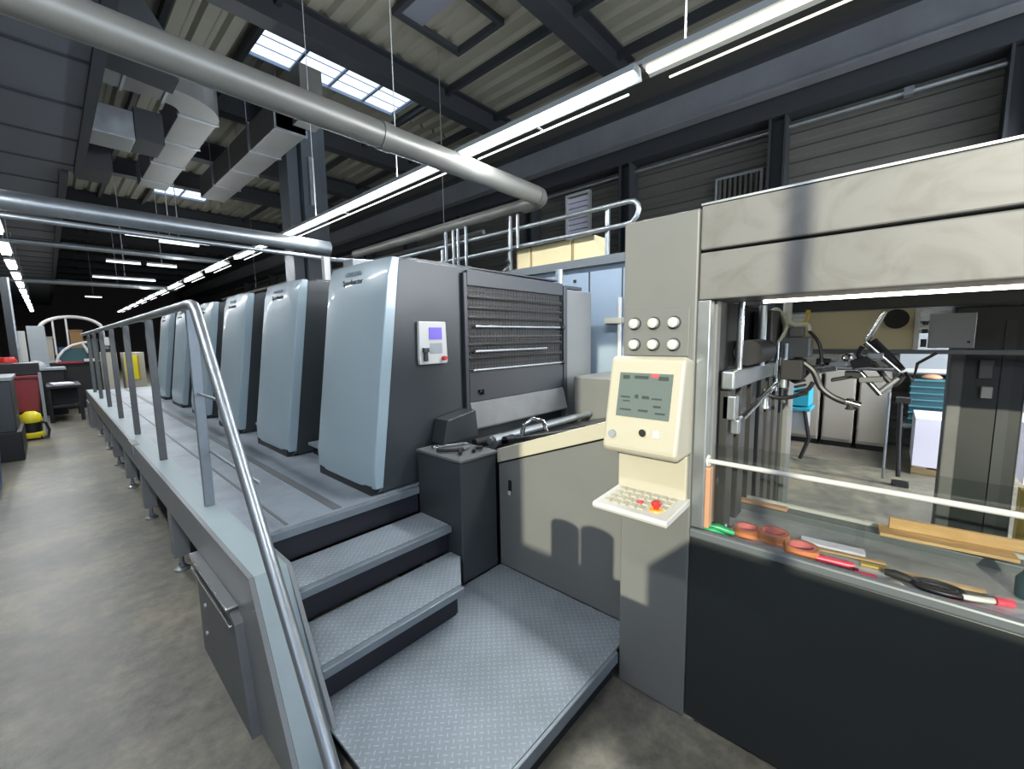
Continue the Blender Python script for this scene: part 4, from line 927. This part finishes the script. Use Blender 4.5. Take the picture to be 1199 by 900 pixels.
part('door_edge', MB().box(7.485, 7.5, -1.08, -.12, 1.12, 1.17), M_['white'], wb)
wp = thing('cloth_bundle', MB().lathe((7.5, -.42, 1.045), [(.09, 0), (.1, .02), (.07, .05), (.02, .06)], 12), M_['copper'], 'small pale bundle lying on top of the teal crates', 'cloth', smooth=True)
for i, (a, b_) in enumerate(((.72, 1.10), (.32, .68), (-.05, .28))):
    cc = empty('steel_locker', (7.8, (a+b_)/2, 0), 'beige-grey steel locker by the far wall, %s of three' % ('left', 'middle', 'right')[i], 'locker', 'lockers behind the feeder')
    part('body', MB().box(7.55, 8.1, a, b_, .08, 1.12), M_['cab_beige'], cc, .006)
    part('door', MB().box(7.535, 7.55, a+.015, b_-.015, .12, 1.10), M_['cab_beige'], cc, .004)
    part('base', MB().box(7.6, 8.1, a+.01, b_-.01, 0, .078), M_['black'], cc)
tl = empty('tool_trolley', (6.6, .95, 0), 'small trolley with blue bin on thin dark legs behind the feeder', 'trolley')
part('bin', MB().box(6.4, 6.8, .72, 1.15,   .72, .92), M_['teal_bright'], tl, .01)
part('shelf', MB().box(6.38, 6.82, .70, 1.17, .66, .70), M_['teal_bright'], tl, .004)
for y in (.76, 1.08): part('leg', MB().tube([(6.42, y, .66), (6.42, y-.06, .3), (6.42, y+.02, .03)], .022, 8), M_['hose_black'], tl, smooth=True)
part('apron', MB().box(6.44, 6.80, .74, 1.12, .40, .655), M_['far_grey'], tl)
mt_ = empty('machine_stand', (6.0, -.1, 0), 'dark slender machine stand in front of the teal crates', 'stand')
part('upright', MB().tube([(6.0, -.12, 0.90), (6.0, -.13, .5), (6.0, -.15, .1)], .02, 10), M_['hose_black'], mt_, smooth=True)
part('foot', MB().box(5.94, 6.06, -.24, -.10, 0, .05), M_['hose_black'], mt_, .006)
part('head', MB().box(5.96, 6.04, -.20, -.08, .90, .96), M_['grille'], mt_, .006)
part('side_rod', MB().cyl((6.0, -.03, .05), (6.0, -.03, 1.0), .012, 8), M_['galv'], mt_)
yp = empty('yellow_post', (3.7, -.66, 0), 'yellowish post and pale sheet edge at the right picture edge', 'post')
part('post_body', MB().box(3.6, 3.68, -.72, -.60, 0, .75), M_['olive'], yp, .005)
part('sheet_stack', MB().box(3.7, 4.3, -1.4, -.62, .76, 1.1), M_['paper'], yp)

# ------------------------------------------------------------------ far left end of the aisle
gc = empty('grey_workbench', (-.6, 9.6, 0), 'dark grey steel workbench cabinet at the left picture edge', 'cabinet')
part('body', MB().box(-1.3, -.40, 9.2, 10.3, .42, 1.15), M_['dark_side'], gc, .01)
part('worktop', MB().box(-1.32, -.38, 9.18, 10.32, 1.152, 1.20), M_['far_grey'], gc, .006)
part('plinth_box', MB().box(-1.28, -.36, 9.18, 10.3, 0, .418), M_['black'], gc, .01)
rc = empty('red_container', (-.4, 11.8, 0), 'dark red waste container with open lid behind the grey workbench', 'container')
part('bin_body', MB().prism([(-.62, .45), (-.20, .45), (-.16, 1.05), (-.62, 1.05)], 11.4, 12.2, 'Y'), M_['dark_red'], rc, .01)
part('bin_rim', MB().box(-.64, -.14, 11.37, 12.22, 1.055, 1.10), M_['dark_red'], rc, .006)
part('bin_base', MB().box(-.6, -.2, 11.45, 12.1, .0, .445), M_['black'], rc)
part('grey_post', MB().box(-.16, -.12, 11.35, 11.45, .0, 1.15), M_['far_grey'], rc)
part('dark_hood', MB().box(-.64, -.14, 11.6, 12.2, 1.105, 1.32), M_['black'], rc, .01)
vc = empty('yellow_vacuum', (-.31, 11.2, 0), 'yellow and black wet vacuum cleaner on the aisle floor', 'vacuum cleaner')
part('tank', MB().lathe((-.31, 11.1, .03), [(.13, 0), (.14, .02), (.14, .08), (.13, .10)], 20), M_['yellow'], vc, smooth=True)
part('middle_band', MB().lathe((-.31, 11.1, .131), [(.12, 0), (.12, .17)], 20), M_['black'], vc, smooth=True)
part('motor_head', MB().lathe((-.31, 11.1, .302), [(.13, 0), (.14, .03), (.12, .14), (.06, .19)], 20), M_['yellow'], vc, smooth=True)
part('suction_hose', MB().tube([(-.2, 11.05, .3), (-.14, 11.0, .28), (-.11, 11.0, .15), (-.13, 10.95, .04), (-.2, 10.9, .03)], .02, 8), M_['rubber'], vc, smooth=True)
for x in (-.4, -.22): part('wheel', MB().cyl((x, 11.0, .03), (x+.02, 11.0, .03), .03, 12), M_['black'], vc)
pt = empty('paper_pile_table', (.2, 13.6, 0), 'dark low machine table with a white paper pile on the aisle', 'table')
part('table_top', MB().box(-.10, .42, 13.0, 14.4, .72, .78), M_['black'], pt, .01)
part('lower_shelf', MB().box(-.08, .40, 13.05, 14.4, .30, .36), M_['black'], pt, .01)
for (x, y) in ((-.07, 13.05), (.39, 13.05), (-.07, 14.3), (.39, 14.3)): part('leg', MB().box(x-.03, x+.03, y-.03, y+.03, 0, .719), M_['black'], pt)
part('side_panel', MB().box(-.04, .36, 13.3, 14.3, .361, .719), M_['rubber'], pt)
thing('white_paper_pile', MB().obox((.14, 13.4, .80), .32, .5, .035, .1), M_['paper'], 'white paper pile lying on the dark low table', 'paper', bevel=.004)
hm = empty('hooded_machine', (.3, 16, 0), 'far machine with curved white hood edge at the end of the aisle', 'machine')
part('machine_body', MB().box(-.05, .95, 15.5, 17.5, .0, 1.20), M_['black'], hm, .02)
part('hood_edge', MB().tube([(.12, 15.4, 1.20), (.16, 15.4, 1.34), (.27, 15.4, 1.50), (.42, 15.4, 1.62), (.60, 15.4, 1.68), (.72, 15.4, 1.70)], .03, 10), M_['white'], hm, smooth=True)
part('hood_edge', MB().tube([(.60, 15.4, 1.68), (.66, 15.4, 1.55), (.70, 15.4, 1.42)], .03, 10), M_['white'], hm, smooth=True)
part('hood_pane', MB().box(.2, .66, 15.44, 15.47, 1.22, 1.55), M_['teal_dark'], hm)
part('red_band', MB().box(.1, .6, 15.38, 15.5, 1.16, 1.22), M_['dark_red'], hm, .01)
part('bright_ledge', MB().box(.60, .82, 15.3, 15.5, 1.20, 1.27), M_['white'], hm, .01)
dt = empty('cluttered_table', (-.1, 14.8, 0), 'long table with pale top behind the red container', 'table')
part('table_top', MB().box(-.55, .25, 14.4, 15.3, 1.06, 1.11), M_['far_grey'], dt, .004)
part('table_body', MB().box(-.5, .2, 14.5, 15.25, .0, 1.055), M_['black'], dt, .01)
hl = thing('grey_helmet_hood', MB().lathe((-.22, 14.7, 1.11), [(.17, 0), (.17, .05), (.13, .12), (.06, .17), (.01, .18)], 18), M_['far_grey'], 'rounded grey cover standing on the pale table', 'cover', smooth=True)
rb = thing('red_basket', MB().lathe((-.55, 12.6, 1.22), [(.11, 0), (.14, .12), (.1, .2)], 14), M_['red'], 'bright red bundle at the left picture edge above the bench', 'bundle', smooth=True)
thing('bundle_shelf', MB().box(-.75, -.4, 12.35, 12.9, .0, 1.219), M_['dark_side'], 'dark cabinet under the bright red bundle', 'cabinet', bevel=.01)
lp = empty('dark_frame_post', (-.5, 13, 0), 'dark upright steel post at the left edge behind the workbench', 'post')
part('post_body', MB().box(-.52, -.42, 13.2, 13.4, 0, 3.0), M_['beam'], lp)
part('pale_strip', MB().box(-.415, -.39, 13.2, 13.25, 1.6, 3.0), M_['galv'], lp)
thing('white_board', MB().box(-.47, -.30, 14.0, 14.05, 0, 1.95), M_['white'], 'white upright board right of the dark post', 'board')
thing('grey_electric_cabinet', MB().box(-.30, .0, 15.32, 15.48, 0, 2.1), M_['far_grey'], 'pale grey electrical cabinet above the far tables', 'cabinet', bevel=.006)
ar = empty('arched_frame', (.6, 20, 0), 'pale curved arch frame spanning the far end of the aisle', 'arch')
pts = []
for k in range(17):
    a = math.pi*k/16; pts.append((.60-.72*math.cos(a), 20, 2.12+.42*math.sin(a)))
part('arch_tube', MB().tube(pts, .05, 12), M_['white'], ar, smooth=True)
part('arch_leg', MB().box(-.16, -.08, 19.96, 20.04, 0, 2.12), M_['galv'], ar)
part('arch_leg', MB().box(1.28, 1.36, 19.96, 20.04, 0, 2.12), M_['galv'], ar)
for x in (.18, .48): part('hanging_tube', MB().cyl((x, 20, 1.3), (x, 20, 2.48), .025, 8), M_['white'], ar)
for i, (x0, x1, y, z0, z1, m, lab) in enumerate([(.62, .95, 23, 1.3, 2.15, 'brown', 'brown wooden shelf under the arch'), (.2, .5, 24, .9, 1.5, 'blue', 'blue barrel-like box under the arch'), (-.1, .15, 23, .8, 1.9, 'cab_beige', 'beige shelf at the left foot of the arch'), (1.0, 1.4, 24, .0, 1.8, 'dark_side', 'dark cabinet at the right foot of the arch')]):
    o = thing('far_shelf', MB().box(x0, x1, y, y+.5, 0, z1).box(x0-.03, x1+.03, y-.03, y+.5, z1, z1+.04), M_[m], lab, 'shelf', 'things under the arch')
# end of the walkway: cream and yellow notice cabinets behind the posts
nb = empty('cream_cabinet', (.95, 14.2, 0), 'tall cream cabinet seen between the handrail posts', 'cabinet')
part('body', MB().box(.85, 1.12, 14.0, 14.5, 0, 1.45), M_['cream'], nb, .01)
part('dark_band', MB().box(.848, 1.122, 13.99, 14.0, 1.45, 1.53), M_['black'], nb)
part('lamp_head', MB().box(.86, 1.08, 14.0, 14.2, 1.60, 1.80), M_['white'], nb, .02)
part('neck', MB().box(.93, 1.0, 14.05, 14.15, 1.45, 1.60), M_['far_grey'], nb)
yb = empty('yellow_cabinet', (1.4, 14.2, 0), 'cream cabinet with yellow door seen behind the walkway end', 'cabinet')
part('body', MB().box(1.22, 1.62, 14.0, 14.5, 0, 1.42), M_['cream'], yb, .01)
part('door', MB().box(1.25, 1.48, 13.985, 13.999, .75, 1.36), M_['yellow'], yb, .004)
part('door_side_strip', MB().box(1.485, 1.52, 13.99, 13.999, .75, 1.36), M_['olive'], yb)  # olive strip beside the yellow door
dlv = empty('delivery_end', (2.4, 12, 0), 'dark delivery unit at the far end of the press', 'machine')
part('body', MB().box(1.96, 3.3, 10.6, 13.2, .0, 2.05), M_['dark_side'], dlv, .02)
part('window_panel', MB().box(1.94, 1.96, 10.8, 12.0, 1.1, 1.9), M_['far_grey'], dlv, .004)
bb = empty('blue_bin', (-.6, 6.6, 0), 'dark blue bin at the lower left picture edge', 'bin')
part('bin_body', MB().prism([(-.95, .02), (-.50, .02), (-.47, .62), (-.98, .62)], 6.2, 7.6, 'Y'), M_['blue'], bb, .01)
part('bin_lid', MB().box(-1.0, -.46, 6.17, 7.63, .621, .66), M_['dark_side'], bb, .006)

# ------------------------------------------------------------------ unseen blockers added left of the camera to shade the low parts of the feeder
sc1 = empty('shadow_block', (-1.5, -1.2, 0), 'added tall dark block, out of view, shading the feeder panel', 'cupboard')  # added blocker that keeps sun off the front panel
part('body', MB().box(-2.0, -1.5, -4.2, -.55, .1, 1.93), M_['dark_side'], sc1, .01)
part('plinth', MB().box(-1.97, -1.53, -4.17, -.58, 0, .099), M_['black'], sc1)
ch = empty('shadow_stand', (-.4, .35, 0), 'added unseen stand with two rounded boards that cast shadows', 'stand')  # added shape for two rounded shadows on the feed board cover
def rounded(y0, y1, z0, z1, x):
    pr = [(y0, z0), (y1, z0)]
    r = (y1-y0)/2
    for k in range(13):
        a = math.pi*k/12; pr.append(((y0+y1)/2 + r*math.cos(a), z1 - r*.35 + r*.35*math.sin(a)))
    return MB().prism(pr, x, x+.02, 'X')
part('board', rounded(.215, .415, .95, 1.42, -.40), M_['dark_side'], ch)
part('board', rounded(.43, .62, .95, 1.40, -.40), M_['dark_side'], ch)
part('lower_panel', MB().box(-.41, -.385, -.45, .62, .25, 1.17), M_['dark_side'], ch)  # wide panel added to shade the lower control column
part('pole', MB().box(-.384, -.35, .05, .10, .03, 1.0), M_['black'], ch)
part('base', MB().box(-.55, -.25, -.2, .40, 0, .03), M_['black'], ch)
